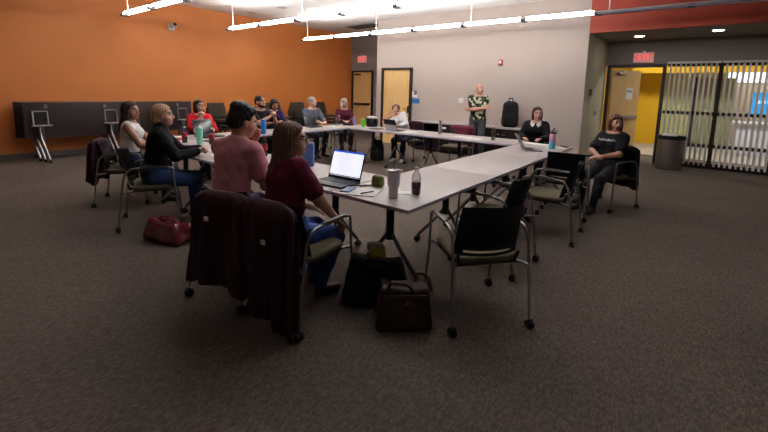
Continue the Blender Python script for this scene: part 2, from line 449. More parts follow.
        if sleeve == 'none': cuts += [(SH[1]+r2*.035*s, nrm(r2+u2*-.15)), (SH[-1]-r2*.035*s, nrm(-r2+u2*-.15))]
        sdf_obj('shirt', inflate(g, .013, cuts, wr=wr, ph=loc[0]), res, sm, body_o)
    if inner:
        mb = MB()
        g = group(torso, .045*s); v = group([ell(Cst+f2*.12*s+u2*.06*s, V3(.045, .07, .13)*s, R2)], .01)
        sdf_obj('undershirt', ((lambda Q: smax(g[0](Q)-.018, v[0](Q), .004)), g[1], g[2]), res, mat('cloth '+inner, inner, rough=.85), body_o)
    if trousers:
        tm = mat('trousers '+trousers, trousers, rough=.9, bump=.3, bscale=90, var=.15, vscale=12)
        g = union([group([ell(P+u1*.02*s, V3(.168*b, .125*b, .125)*s, R1), ell(P+u1*.10*s, V3(.150*b, .115*b, .10)*s, R1)], .04), group(legp[1], .03), group(legp[-1], .03)], .03)
        cuts = [(P+u1*.13*s, u1), (V3(0, 0, .075), -Z)]
        sdf_obj('trousers', inflate(g, .011, cuts, wr=.003, ph=loc[1]), res, tm, body_o)
    for k in (1, -1):
        sdf_obj('shoe', shoep[k], res*.9, mat('shoe '+shoes, shoes, rough=.5), body_o)
    s = S0*hs
    if hair:
        style, hcx = hair[0], hair[1]
        hm = mat('hair '+hcx, hcx, rough=.45, spec=.4, bump=.6, bscale=120, var=.45, vscale=60, stretch=(1, 1, .12))
        E = lambda c, r, M=RH: ell(H(*c), V3(*r)*s, M)
        gr = {'short': [E((0, -.020, .045), (.083, .100, .086)), E((0, -.06, -.01), (.070, .06, .07))],
              'fringe': [E((0, -.055, -.005), (.084, .062, .045))],
              'curly': [E((0, -.020, .058), (.086, .102, .088)), E((0, -.07, .00), (.076, .060, .07)), E((.03, .045, .095), (.05, .045, .036)), E((-.03, .045, .095), (.05, .045, .036)), E((0, -.05, .12), (.08, .07, .045))],
              'bob': [E((0, -.018, .048), (.090, .106, .090)), E((0, -.055, -.05), (.088, .068, .095)), E((.076, .005, -.045), (.026, .050, .075)), E((-.076, .005, -.045), (.026, .050, .075)), E((0, .055, .075), (.058, .036, .030))],
              'parted': [E((0, -.018, .046), (.086, .102, .088)), E((0, -.055, -.05), (.084, .064, .095)), E((.074, -.004, -.045), (.022, .046, .075)), E((-.074, -.004, -.045), (.022, .046, .075)), E((.03, .035, .085), (.05, .04, .03))],
              'tied': [E((0, -.018, .046), (.088, .108, .090)), E((0, -.07, -.035), (.072, .062, .065)), E((0, -.115, -.02), (.045, .04, .05)), E((.07, .02, .03), (.022, .05, .05)), E((-.07, .02, .03), (.022, .05, .05))],
              'long': [E((0, -.018, .048), (.090, .108, .092)), E((0, -.070, -.07), (.090, .060, .14)), E((.074, -.022, -.07), (.026, .042, .12)), E((-.074, -.022, -.07), (.026, .042, .12)),
E((0, -.100, -.17), (.105, .055, .12)), E((.05, -.135, -.25), (.055, .045, .11)), E((-.045, -.135, -.27), (.06, .045, .12)), E((0, -.14, -.32), (.06, .038, .10)), E((.085, -.02, -.17), (.035, .045, .10)), E((-.085, -.02, -.17), (.035, .045, .10))]}[style]
        hgp = group(gr, .035*s)
        face_c = group([ell(H(0, .110, -.028), V3(.068, .092, .098)*s, RH)] + ([ell(H(0, .115, -.12), V3(.075, .10, .09)*s, RH)]), .03)
        def hf(Q):
            q = ((Q-hc)@RH)/s
            an = np.arctan2(q[:, 0], q[:, 1]-.0)
            wv = .0034*np.sin(an*24+q[:, 2]*14)+.0024*np.sin(an*47+q[:, 2]*31+1.3)
            if style == 'curly': wv = .0035*np.sin(q[:, 0]*120+1)*np.sin(q[:, 1]*110)*np.sin(q[:, 2]*115+.5)+.002*np.sin(an*31+q[:, 2]*40)
            d = hgp[0](Q)-wv*s
            d = smax(d, -face_c[0](Q), .012)
            if style in ('short', 'curly', 'fringe'): d = smax(d, -(q[:, 2]+.055-.35*np.clip(q[:, 1]+.02, 0, .1))*.9*s, .008)
            if style == 'short': d = smax(d, (q[:, 1]-.072)*s, .02)
            if style == 'curly': d = smax(d, (q[:, 1]-.040-np.clip(q[:, 2]-.06, 0, .1)*.6)*s, .03)
            if style in ('long', 'bob', 'parted'): d = smax(d, (q[:, 1]-.024-np.clip(q[:, 2]-.02, 0, .08)*.95)*.75*s, .012)
            if style == 'tied': d = smax(d, (q[:, 1]-.012-np.clip(q[:, 2]-.015, 0, .08)*1.05+np.clip(-.03-q[:, 2], 0, .1)*.9)*.7*s, .01)
            return d
        sdf_obj('hair', (hf, hgp[1]-.01, hgp[2]+.01), res*.85, hm, body_o)
    if glasses:
        mb = MB(); gm = mat('frame '+glasses, glasses, rough=.3)
        for k in (1, -1):
            mb.tube([H(k*.034+.026*math.cos(a), .104-.12*abs(k*.034+.026*math.cos(a))**1.5, .006+.019*math.sin(a)) for a in [2*math.pi*i/16 for i in range(16)]], .0022*s, gm, 6, closed=True)
            mb.tube([H(k*.060, .098, .012), H(k*.080, .02, .014), H(k*.080, -.02, .008)], .0022*s, gm, 6)
        mb.tube([H(-.009, .107, .010), H(0, .110, .013), H(.009, .107, .010)], .002*s, gm, 6)
        mb.build('glasses', body_o)
    info = dict(P=P, Nk=Nk, Cst=Cst, f2=f2, r2=r2, u2=u2, R2=R2, H=H, RH=RH, s=s, al=al)
    return body_o, info

# ------------------------------------------------------------------ camera
def make_camera():
    yaw, pitch, roll, f, cy = 0.66501, 0.136295, 0.023606, 396.38, 145.17
    Fd = Vector((-math.sin(yaw)*math.cos(pitch), math.cos(yaw)*math.cos(pitch), -math.sin(pitch))); r = Vector((math.cos(yaw), math.sin(yaw), 0)); u = r.cross(Fd)
    r2 = r*math.cos(roll)+u*math.sin(roll); u2 = u*math.cos(roll)-r*math.sin(roll)
    c = bpy.data.cameras.new('camera'); c.sensor_width = 36; c.sensor_fit = 'HORIZONTAL'; c.lens = f*36/768; c.shift_y = (cy-216)/768; c.clip_start = .05
    o = bpy.data.objects.new('camera', c); COL.objects.link(o)
    o.matrix_world = Matrix(((r2.x, u2.x, -Fd.x, 0), (r2.y, u2.y, -Fd.y, 0), (r2.z, u2.z, -Fd.z, 1.53), (0, 0, 0, 1)))
    SC.camera = o
make_camera()
vs = SC.view_settings; vs.view_transform = 'Standard'; vs.look = 'None'; vs.gamma = 1; vs.exposure = EXPO; vs.use_curve_mapping = False
w = bpy.data.worlds.new('world'); SC.world = w; w.use_nodes = True
w.node_tree.nodes['Background'].inputs[0].default_value = (.5, .55, .65, 1); w.node_tree.nodes['Background'].inputs[1].default_value = .02

# ------------------------------------------------------------------ materials
M_orange = mat('orange paint', '#e28844', rough=.55, bump=.04, bscale=150, var=.03, vscale=2)
M_greywall = mat('greige paint', '#b7a9a1', rough=.7, bump=.04, bscale=150)
M_darkgrey = mat('dark grey paint', '#8f8886', rough=.7, bump=.04, bscale=150)
M_return = mat('olive paint', '#c3bda3', rough=.7)
M_alcove = mat('taupe paint', '#8c817e', rough=.7)
M_red = mat('brick red paint', '#a8402b', rough=.6, bump=.04, bscale=150)
M_ceil = mat('ceiling white', '#f2f1f0', rough=.9, bump=.05, bscale=80)
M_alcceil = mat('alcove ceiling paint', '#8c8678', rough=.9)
M_base = mat('grey vinyl base', '#77716f', rough=.5)
M_bronze = mat('dark bronze frame', '#2a211e', rough=.45, metal=.2)
M_wood = mat('maple veneer', '#dcb478', rough=.45, var=.10, vscale=5, stretch=(6, 6, .5))
M_yellow = mat('yellow paint', '#deae14', rough=.7)
M_green = mat('lime grey paint', '#bcc088', rough=.7)
M_white = mat('white paint', '#e8e6e4', rough=.5)
M_blind = mat('vertical blind vinyl', '#d9d4d3', rough=.6)
M_black = mat('black plastic', '#121214', rough=.45)
M_blackfab = mat('black fabric', '#15151a', rough=.95, bump=.3, bscale=150)
M_chrome = mat('polished steel', '#a4a4a8', rough=.28, metal=1.)
M_steel = mat('brushed steel', '#9a928e', rough=.38, metal=.9, stretch=(1, 1, .02), bump=.05, bscale=120)
M_lam = mat('pale grey laminate', '#b3a9a8', rough=.38, var=.03, vscale=90)
M_edge = mat('lilac grey edge band', '#bdb7d0', rough=.45)
M_under = mat('dark brown underside', '#2b1a1a', rough=.6)
M_legdark = mat('charcoal leg metal', '#2a282a', rough=.4, metal=.5)
M_leg = mat('grey leg metal', '#7d7a7c', rough=.35, metal=.9)
M_seat = mat('olive tan upholstery', '#625a46', rough=.95, bump=.3, bscale=250, var=.12, vscale=40)
M_back = mat('black back polymer', '#1b1d24', rough=.38)
M_coat = mat('maroon coat cloth', '#350a1b', rough=.9, bump=.3, bscale=90, var=.2, vscale=14)
M_lampw = mat('lamp housing white', '#b9b8ba', rough=.5)
M_tube = mat('lit lamp tube', '#ffffff', emit=(1, .965, .93), estr=LAMP)
M_up = mat('lit uplight lens', '#ffffff', emit=(1, .965, .93), estr=UPL)
M_offlens = mat('unlit lamp lens', '#8d8aa0', rough=.35)
M_paper = mat('white paper', '#e9e7e6', rough=.8)
M_redlit = mat('lit red letters', '#ff2030', emit='#ff1424', estr=1.3)
M_glass = glass_mat('window glass')
M_clear = glass_mat('clear bottle plastic', (.84, .84, .86), .12)

# ------------------------------------------------------------------ setting
CZ = 3.58; XL = -10.6; YB = 11.4; YG = 9.3; XG0 = -7.63; XC = -1.93; YA = 11.1; XA = -1.83; ZS = 2.82
XR = 7.0; YF = -4.5
def slab(name, c, h, m, **k): return struct(MB().box(c, h, m).build(name, smooth=False, **k))
fl = MB(); M_carpet = carpet_mat(); fl.box(((XL+XR)/2, 7., -.05), (XR-XL+.4, 24, .1), M_carpet); struct(fl.build('floor', smooth=False))
slab('ceiling', ((XL+XR)/2, (YF+YB)/2, CZ+.05), (XR-XL+.4, YB-YF+.3, .1), M_ceil)
slab('wall_left', (XL-.1, (YF+YB)/2, CZ/2), (.2, YB-YF+.2, CZ), M_orange)
slab('wall_back_left', ((XL+XG0)/2, YB+.1, CZ/2), (XG0-XL+.2, .2, CZ), M_darkgrey)
g = MB(); g.box(((XG0+XC)/2, (YG+YB)/2+.1, CZ/2), (XC-XG0, YB-YG+.2, CZ), M_greywall); struct(g.build('wall_back', smooth=False))
g = MB(); g.prism([(XC-.05, YG+.003), (XC+.004, YG+.003), (XA-.03, YA+.05), (XA-.2, YA+.05)], 0, ZS, M_return); struct(g.build('wall_alcove_side', smooth=False))
slab('trim_red_fascia', ((XC+XR)/2, YG+.06, (ZS+CZ)/2), (XR-XC, .12, CZ-ZS), M_red)
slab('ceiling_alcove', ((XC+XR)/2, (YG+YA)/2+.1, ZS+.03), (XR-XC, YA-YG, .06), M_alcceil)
slab('wall_alcove_header', ((XA+XR)/2, YA+.06, (2.27+ZS)/2+.03), (XR-XA+.1, .12, ZS-2.27+.06), M_alcove)
slab('wall_right', (XR+.1, (YF+YB)/2, CZ/2), (.2, YB-YF, CZ), M_greywall)
slab('wall_front', ((XL+XR)/2, YF-.1, CZ/2), (XR-XL+.4, .2, CZ), M_greywall)
b = MB(); b.box((XL+.008, (YF+YB)/2, .055), (.016, YB-YF, .11), M_base); struct(b.build('baseboard_left', smooth=False))
b = MB(); b.box((-9.05, YB-.008, .055), (2.8, .016, .11), M_base); struct(b.build('baseboard_back_left', smooth=False))
b = MB(); b.box(((-6.30+XC)/2, YG-.008, .055), (XC+6.30, .016, .11), M_base); struct(b.build('baseboard_back', smooth=False))

def door(name, x0, x1, y, z, leaf_m, bar, side):
    e = struct(empty(name, ((x0+x1)/2, y, 0))); w = x1-x0; t = .055
    f = MB()
    for s in (-1, 1): f.box((s*(w/2-t/2), -.03, z/2), (t, .08, z), M_bronze)
    f.box((0, -.03, z-t/2), (w-2*t, .08, t), M_bronze); f.build('door_frame', e, smooth=False)
    l = MB(); l.box((0, -.006, (z-t)/2), (w-2*t-.004, .024, z-t-.01), leaf_m); l.build('door_leaf', e, smooth=False)
    h = MB()
    if bar:
        h.box((0, -.07, 1.02), (w-.3, .05, .07), M_bronze, bev=.008); h.box((-(w/2-.17), -.04, 1.02), (.06, .06, .09), M_bronze); h.box(((w/2-.17), -.04, 1.02), (.06, .06, .09), M_bronze); h.build('push_bar', e)
        p = MB(); p.box((0, -.03, .2), (w-2*t-.08, .02, .3), M_bronze); 
        c = MB(); c.box((side*(w/2-.3), -.06, z-.14), (.25, .07, .06), M_black, bev=.006); c.build('door_closer', e)
    else:
        h.box((side*(w/2-.11), -.025, 1.02), (.05, .014, .2), M_bronze); h.tube(arc([(side*(w/2-.11), -.03, 1.04), (side*(w/2-.11), -.08, 1.04), (side*(w/2-.24), -.08, 1.04)], .02), .01, M_bronze); h.build('door_handle', e)
    return e
door('door_1', -10.53, -9.50, YB-.012, 2.26, M_wood, True, -1)
door('door_2', -7.39, -6.33, YG-.012, 2.19, M_wood, False, 1)

# storefront: the wide doorway and two glazed bays with vertical blinds
posts = [-1.80, -.66, .31, 1.27, 2.3, 3.3, 4.3]
zt = 2.28
e = struct(empty('door_3', (-1.23, YA, 0)))
f = MB()
f.box((-.555, .03, zt/2), (.07, .11, zt), M_bronze); f.box((.555, .03, zt/2), (.07, .11, zt), M_bronze); f.box((0, .03, zt-.035), (1.04, .11, .07), M_bronze); f.build('door_frame', e, smooth=False)
ang = RD(58); lf = empty('leaf', (-.50, .10, 0), ang); lf.name = 'door_leaf'; lf.parent = e
l = MB(); l.box((.475, 0, 1.09), (.95, .045, 2.16), M_wood); l.build('panel', lf, smooth=False)
l = MB(); l.box((.475, -.06, 1.02), (.82, .05, .075), M_steel, bev=.01); l.box((.1, -.035, 1.02), (.05, .05, .06), M_steel); l.box((.85, -.035, 1.02), (.05, .05, .06), M_steel); l.build('push_bar', lf)
l = MB(); l.box((.26, -.05, 2.08), (.26, .06, .06), M_steel, bev=.008); l.tube([(.3, -.05, 2.12), (.1, -.22, 2.13), (.02, -.1, 2.15)], .009, M_steel); l.build('door_closer', lf)
l = MB(); l.box((.60, -.027, 1.60), (.22, .006, .28), M_paper); l.box((.60, -.031, 1.66), (.16, .003, .05), mat('grey print', '#9a9a98')); l.build('notice', lf, smooth=False)
for n in range(1, len(posts)-1):
    x0, x1 = posts[n], posts[n+1]; e = struct(empty('window_%d' % n, ((x0+x1)/2, YA, 0))); w = x1-x0
    f = MB(); f.box((w/2 if n > 0 else 0, .03, zt/2), (.075, .11, zt), M_bronze)
    for z, h in ((.06, .12), (.50, .07), (1.20, .07), (zt-.03, .06)): f.box((0, .03, z), (w-.075, .10, h), M_bronze)
    f.build('window_frame', e, smooth=False)
    p = MB(); p.box((0, .03, zt/2), (w-.075, .008, zt-.1), M_glass); p.build('pane', e, smooth=False)
for n, (x0, x1) in enumerate(((-.60, .27), (.35, 1.24), (1.31, 2.26))):
    e = empty('vertical_blind', ((x0+x1)/2, YA-.10, 0), 0, ['white vertical slat blind over the glass bay behind the trash can', 'white vertical slat blind over the glass bay showing the blue sign', 'white vertical slat blind on the last glass bay at the right edge'][n], 'blind', 'vertical blinds'); w = x1-x0
    MB().box((0, 0, 2.295), (w+.06, .07, .045), M_blind, bev=.006).build('headrail', e)
    k = 10
    for i in range(k):
        x = -w/2+w*(i+.5)/k
        s = MB(); a = RD(-62+random.uniform(-5, 5)); R_ = []
        for z in (2.27, .07):
            R_.append([(x+math.cos(a)*q*.04-math.sin(a)*cv, math.sin(a)*q*.04+math.cos(a)*cv, z) for q, cv in ((-1, 0), (-.5, .004), (0, .006), (.5, .004), (1, 0), (.5, .0065), (0, .0085), (-.5, .0065))])
        s.rings(R_, M_blind); s.build('slat', e)

# lobby beyond the glass
slab('wall_lobby_yellow', (-2.6, 15.6, 1.7), (3.25, .2, 3.4), M_yellow)
slab('wall_lobby_green', (-.18, 15.75, 1.7), (1.6, .2, 3.4), M_green)
slab('wall_lobby_side', (-4.1, 13.4, 1.7), (.2, 4.6, 3.4), M_yellow)
slab('trim_lobby_yellow_header', (1.6, 14.6, 2.75), (6.6, .15, 1.0), M_yellow)
slab('ceiling_lobby', (1., 14.6, 3.3), (10.4, 6.8, .1), M_ceil)
M_beige = mat('beige lobby paint', '#b9a891', rough=.7)
slab('wall_lobby_far', (3.2, 17.6, 1.7), (5.4, .2, 3.4), M_beige)
slab('wall_lobby_right', (6.1, 14.4, 1.7), (.2, 6.4, 3.4), M_beige)
slab('floor_lobby', (1.5, 15.2, .012), (10.9, 5.6, .02), mat('lobby pale tile', '#a39b92', rough=.35))
e = struct(empty('door_4', (-.12, 15.63, 0)))
MB().box((0, 0, 1.08), (.07, .08, 2.16), M_bronze).build('door_frame', e, smooth=False)
MB().box((.5, .02, 1.08), (.9, .04, 2.12), mat('green door paint', '#8f9468', rough=.6)).build('door_leaf', e, smooth=False)
c = empty('reception_counter', (2.0, 14.9, .022), 0, 'white glossy reception counter seen through the right hand blinds', 'counter')
M_gloss = mat('white gloss laminate', '#e4e8f2', rough=.15)
MB().box((0, 0, .42), (2.2, .5, .84), M_gloss, bev=.02).build('body', c); MB().box((0, -.03, .87), (2.4, .66, .06), M_gloss, bev=.015).build('countertop', c)
c = empty('lobby_sign', (1.72, 15.45, 0), 0, 'bright blue sign with white lettering beyond the right hand blinds', 'sign')
s = MB(); s.box((0, 0, 1.42), (1.05, .06, .62), mat('lit blue sign', '#2a9be0', rough=.4, emit='#1f95e6', estr=.55), bev=.03); s.build('panel', c)
s = MB()
for i, (x, wd) in enumerate(((-.40, .07), (-.29, .09), (-.17, .08), (-.05, .1), (.09, .08), (.22, .1), (.36, .08))): s.box((x, -.035, 1.46), (wd, .01, .085), mat('lit white sign lettering', '#ffffff', emit='#ffffff', estr=.7), bev=.01)
s.build('lettering', c)
s = MB(); s.tube([(-.4, 0, 1.12), (-.4, 0, .022)], .02, M_bronze); s.tube([(.4, 0, 1.12), (.4, 0, .022)], .02, M_bronze); s.build('post', c)
for i, (x, y) in enumerate(((1.5, 16.2), (3.2, 16.2), (-1.2, 13.2), (.6, 13.0), (2.6, 13.0))):  # panels behind open door and left blinds are unseen, added to brighten green wall
    c = empty('ceiling_light', (x, y, 3.22), 0, ['lobby ceiling panel light above the blue sign', 'lobby ceiling panel light right of the blue sign', 'added unseen lobby ceiling panel light behind the open door', 'added unseen lobby ceiling panel light behind the left blinds', 'lobby ceiling panel light behind the right blinds'][i], 'light', 'lobby ceiling lights')
    MB().box((0, 0, .02), (1.24, .64, .04), M_white).build('frame', c); MB().box((0, 0, -.004), (1.16, .56, .012), mat('lobby light diffuser', '#ffffff', emit=(1, .97, .92), estr=LOBBY)).build('diffuser', c)
c = struct(empty('window_4', (1.55, 17.48, 0)))
MB().box((.2, 0, 2.35), (2.4, .06, .55), mat('bright daylight pane', '#ffffff', emit=(.85, .92, 1), estr=1.6)).build('pane', c, smooth=False); s = MB()
for x in (-1., -.2, .6, 1.4): s.box((x, -.04, 2.35), (.04, .04, .6), M_white)
s.build('mullion', c, smooth=False)

# ------------------------------------------------------------------ lamps of the room
def pendant(y, lab, x0, xlit, x1, z=2.95):
    e = empty('pendant_light', (x0, y, z), 0, lab, 'light', 'linear pendant lights'); L = x1-x0
    MB().box((L/2, 0, .028), (L, .045, .045), M_lampw, bev=.008).build('housing', e)
    n = int(round((xlit-x0)/1.3))
    for i in range(n):
        a = i*1.3+.06; b_ = min((i+1)*1.3-.06, xlit-x0)
        for s in (-1, 1): MB().box(((a+b_)/2, s*.052, .012), (b_-a, .017, .017), M_tube, bev=.006).build('lamp_tube', e)
        MB().box(((a+b_)/2, 0, .0585), (b_-a, .044, .008), M_up).build('uplight_lens', e)
    for i in range(int(L/1.3)+1):
        MB().box((min(i*1.3+.012, L-.012), 0, -.002), (.10, .135, .05), mat('grey clip', '#4c4b4d', rough=.5), bev=.004).build('connector', e)
    if x1 > xlit+.2:
        MB().box(((xlit-x0+L)/2, 0, -.0), (L-(xlit-x0)-.04, .15, .03), M_offlens, bev=.008).build('unlit_lens', e)
    i = 0
    while .18+i*2.6 < L:
        x = .18+i*2.6
        r = MB(); r.tube([(x, 0, .05), (x, 0, CZ-z)], .009, M_white, 8); r.lathe([(.05, CZ-z-.03), (.05, CZ-z-.004), (.02, CZ-z-.002)], M_white, 14, c=(x, 0, 0)); r.build('suspension_rod', e); i += 1
pendant(3.30, 'white linear pendant light nearest the camera at the top left', -9.45, -.35, -.35)  # lit run lengthened out of view to brighten the near table corner
pendant(5.60, 'middle of the three white linear pendant lights', -9.40, -1.6, -1.6)
pendant(7.95, 'long linear pendant light nearest the grey wall, unlit past the red fascia', -9.35, -1.55, 3.5)
for i, (x, y) in enumerate(((-1.13, 10.2), (.16, 9.95))):
    c = empty('downlight', (x, y, ZS), 0, ['recessed downlight above the exit sign in the alcove', 'recessed downlight above the blinds in the alcove'][i], 'light', 'alcove downlights')
    MB().lathe([(.10, -.012), (.115, -.008), (.12, 0), (.10, 0.)], M_white).build('trim_ring', c); MB().lathe([(.085, -.014), (.085, -.012)], mat('downlight lens', '#ffffff', emit=(1, .93, .82), estr=DOWN)).build('lens', c)
for i, (x, y) in enumerate(((-9.9, 6.6), (-8.6, 6.6))):
    c = empty('downlight', (x, y, CZ), 0, ['unlit recessed ceiling can nearer the orange wall', 'unlit recessed ceiling can right of its twin'][i], 'light', 'recessed ceiling cans')
    MB().lathe([(.13, -.012), (.15, -.01), (.155, 0), (.13, 0.)], M_white).build('trim_ring', c); MB().lathe([(.115, -.013), (.115, -.008)], mat('unlit can lens', '#b5b3b4', rough=.3)).build('lens', c)
c = empty('ceiling_vent', (-8.7, 9.9, CZ), 0, 'dark square air vent in the white ceiling near the far corner', 'vent')
MB().box((0, 0, -.012), (1.2, .6, .02), mat('vent grey', '#6a696a')).build('frame', c)
for i in range(6): MB().box((0, -.24+i*.096, -.026), (1.1, .05, .008), mat('vent slat grey', '#4a494b')).build('slat', c)

def exit_sign(loc, rz, lab, w=.33, h=.20):
    e = empty('exit_sign', loc, rz, lab, 'sign')
    MB().box((0, 0, 0), (w, .045, h), mat('exit face', '#d8ccc8', rough=.5, emit='#ff8a8a', estr=.18), bev=.008).build('housing', e)
    text_mesh('letters', 'EXIT', h*.80, M_redlit, e, Matrix.Translation((0, -.0245, 0))@Matrix.Rotation(math.pi/2, 4, 'X')@Matrix.Scale(.86, 4, (1, 0, 0)))
    MB().box((0, .01, h/2+.02), (.05, .03, .04), M_white).build('bracket', e)
exit_sign((-1.10, YA-.03, 2.43), 0, 'lit red exit sign above the open doorway in the alcove', .40, .23)
exit_sign((-10.05, YB-.03, 2.68), 0, 'lit red exit sign high on the dark grey wall above the far left door', .42, .25)
def wallbox(name, loc, size, m, lab, cat, rz=0, extra=None):
    e = empty(name, loc, rz, lab, cat); MB().box((0, -size[1]/2, 0), size, m, bev=min(size)*.2).build('plate', e)
    if extra: extra(e)
    return e
wallbox('light_switch', (-4.80, YG, 1.33), (.12, .012, .12), M_white, 'white light switch plate on the grey wall left of the standing man', 'switch', 0, lambda e: [MB().box((x, -.018, 0), (.03, .012, .065), M_white, bev=.003).build('rocker', e) for x in (-.026, .026)])
wallbox('fire_alarm', (-3.80, YG+.003, 2.27), (.10, .05, .13), mat('alarm red', '#a8281e', rough=.4), 'small red fire alarm high on the grey wall', 'alarm', 0, lambda e: MB().lathe([(.03, 0), (.035, .012), (.02, .02)], M_white, 14, Matrix.Translation((0, -.05, 0))@Matrix.Rotation(math.pi/2, 4, 'X')).build('strobe', e))
ar = math.atan2(YA-YG, XA-XC)
def on_ret(t): return (XC+.004+(XA-.03-XC-.004)*t, YG+(YA-YG)*t)
for t, z, sz, m, nm, lab, cat in ((.26, 1.60, (.12, .03, .15), mat('thermostat grey', '#4b5350', rough=.5), 'thermostat', 'dark grey thermostat on the olive side wall', 'thermostat'), (.62, 1.13, (.20, .012, .12), mat('ivory plate', '#b5ad98', rough=.5), 'light_switch', 'ivory double switch plate below the thermostat', 'switch')):
    x, y = on_ret(t); wallbox(nm, (x+.002, y, z), sz, m, lab, cat, ar, lambda e: MB().box((0, -.02, .0), (.05, .02, .05), M_white if nm != 'thermostat' else M_black, bev=.004).build('rocker' if nm != 'thermostat' else 'display', e))
c = empty('door_placard', (-6.03*YG/9, YG-.004, 1.36), 0, 'white and blue room notice beside the second door', 'sign')
MB().box((-.02, -.004, .10), (.20, .008, .16), M_paper).build('paper', c, smooth=False); MB().box((.02, -.006, .14), (.10, .006, .12), mat('grey photo print', '#6f6d70')).build('print', c, smooth=False); MB().box((0, -.006, -.09), (.30, .012, .13), mat('blue plaque', '#2467b0', rough=.5)).build('plaque', c, smooth=False)
MB_ = MB(); c = empty('security_camera', (XL, 4.72, 2.98), -math.pi/2, 'small white camera mounted high on the orange wall', 'camera')
MB().box((0, .03, 0), (.16, .06, .16), M_white, bev=.02).build('mount', c); MB().tube([(0, .05, 0), (0, .14, .03)], .02, M_white).build('arm', c)
MB().box((.03, .20, .03), (.12, .18, .10), mat('camera pinkish white', '#d8c8c8', rough=.4), bev=.025).build('body', c); MB().lathe([(.04, 0), (.045, .03), (.03, .05)], M_black, 16, Matrix.Translation((.03, .28, .05))@Matrix.Rotation(-math.pi/2, 4, 'X')).build('lens', c)

# ------------------------------------------------------------------ tables
def caster(parent, loc, s=1.):
    m = MB(); m.tube([(0, 0, .075*s), (0, 0, .058*s)], .010*s, M_chrome, 8)
    for k in (-1, 1): m.lathe([(.012*s, -.009*s), (.026*s, -.008*s), (.028*s, 0), (.026*s, .008*s), (.012*s, .009*s)], M_black, 16, Matrix.Translation((0, k*.014*s, .028*s))@Matrix.Rotation(math.pi/2, 4, 'X'))
    m.box((0, 0, .045*s), (.045*s, .018*s, .034*s), M_black, bev=.005*s)
    return m.build('caster', parent, loc=loc)
def table(lab, loc, rz, L, D=.75, grp='grey topped meeting tables'):
    e = empty('meeting_table', loc, rz, lab, 'table', grp)
    MB().box((0, 0, .725), (L-.004, D-.004, .028), M_lam, bev=.003).build('tabletop', e)
    for q in (-1, 1): MB().box((0, q*(D/2-.002), .7245), (L-.006, .004, .024), M_edge).build('edge_band', e, smooth=False)
    m = MB(); m.box((0, 0, .675), (L-.62, .05, .05), M_legdark, bev=.006); m.build('stretcher', e)
    for s in (-1, 1):
        x = s*(L/2-.30)
        m = MB(); m.box((x, 0, .70), (.09, D-.22, .024), M_legdark, bev=.005); m.tube([(x, 0, .70), (x, 0, .36)], .032, M_legdark, 14)
        for q in (-1, 1): m.tube(arc([(x, q*.01, .42), (x, q*.10, .30), (x, q*(D/2-.07), .075)], .08), .017, M_leg, 10)
        lg = m.build('leg', e)
        for q in (-1, 1): caster(lg, (x, q*(D/2-.06), 0))
    return e
for i, x in enumerate((-2.925, -4.355, -5.785)): table(['grey meeting table holding the open laptop with the lit white screen', 'grey meeting table in front of the man in the pink shirt', 'grey meeting table with the mint tumbler on it'][i], (x, 2.505, 0), 0, 1.43)
for i, y in enumerate((2.875, 4.365, 5.855)): table(['nearest grey meeting table with the white tumbler on its corner', 'bare grey meeting table second from the camera in the right hand row', 'grey meeting table under the pink and blue bottle'][i], (-1.825, y, 0), math.pi/2, 1.49)
for i, y in enumerate((3.69, 5.29)): table(['grey meeting table with the tall blue bottle by the bearded man', 'grey meeting table in front of the grey haired man'][i], (-6.125, y, 0), math.pi/2, 1.6)
for i, x in enumerate((-2.925, -4.355, -5.785)): table(['grey meeting table at the far side holding the clear bottle', 'grey meeting table at the far side holding the steel bottle', 'grey meeting table at the far left corner under the green bottle'][i], (x, 6.475, 0), 0, 1.43)

def flip_table(lab, loc, rz, L=1.72):
    e = empty('flip_top_table', loc, rz, lab, 'table', 'folded flip top tables along the orange wall')   # underside faces local -Y
    MB().box((0, .02, .80), (L, .03, .70), M_under, bev=.004).build('tabletop', e)
    MB().box((0, .02, 1.153), (L, .034, .008), mat('tan edge band', '#8a6a52', rough=.5)).build('edge_band', e, smooth=False)
    for s in (-1, 1):
        x = s*(L/2-.24)
        m = MB(); m.tube(arc([(x-.11, -.02, .98), (x+.11, -.02, .98), (x+.11, -.06, .70), (x-.11, -.06, .70), (x-.11, -.02, .98)], .02), .013, M_chrome, 8); m.box((x+.02, -.03, .70), (.32, .05, .03), M_chrome, bev=.006)
        m.box((x-.1*s, 0, 1.07), (.05, .02, .08), M_chrome)
        br = m.build('bracket', e)
        for q in (-1, 1):
            m = MB(); m.tube(arc([(x+.02*q, -.05, .68), (x+.02*q, -.06, .50), (x+.02*q+.05, -.06+q*.28, .07)], .1), .021, M_chrome, 10); lg = m.build('leg', e); caster(lg, (x+.02*q+.05, -.06+q*.29, 0))
    return e
PX = math.pi/2
k = 0
for lab, x, y in (('front folded flip top table with silver brackets against the orange wall', -10.00, 2.50), ('second folded table nested behind the front one, dark end showing', -10.16, 2.46), ('rear folded table nested closest to the orange wall on the left', -10.32, 2.42),
                  ('folded flip top table right of the front one, behind the woman in white', -10.06, 4.06), ('folded table nested behind the right hand one by the orange wall', -10.22, 4.02)):
    flip_table(lab, (x, y, 0), PX, 1.66)

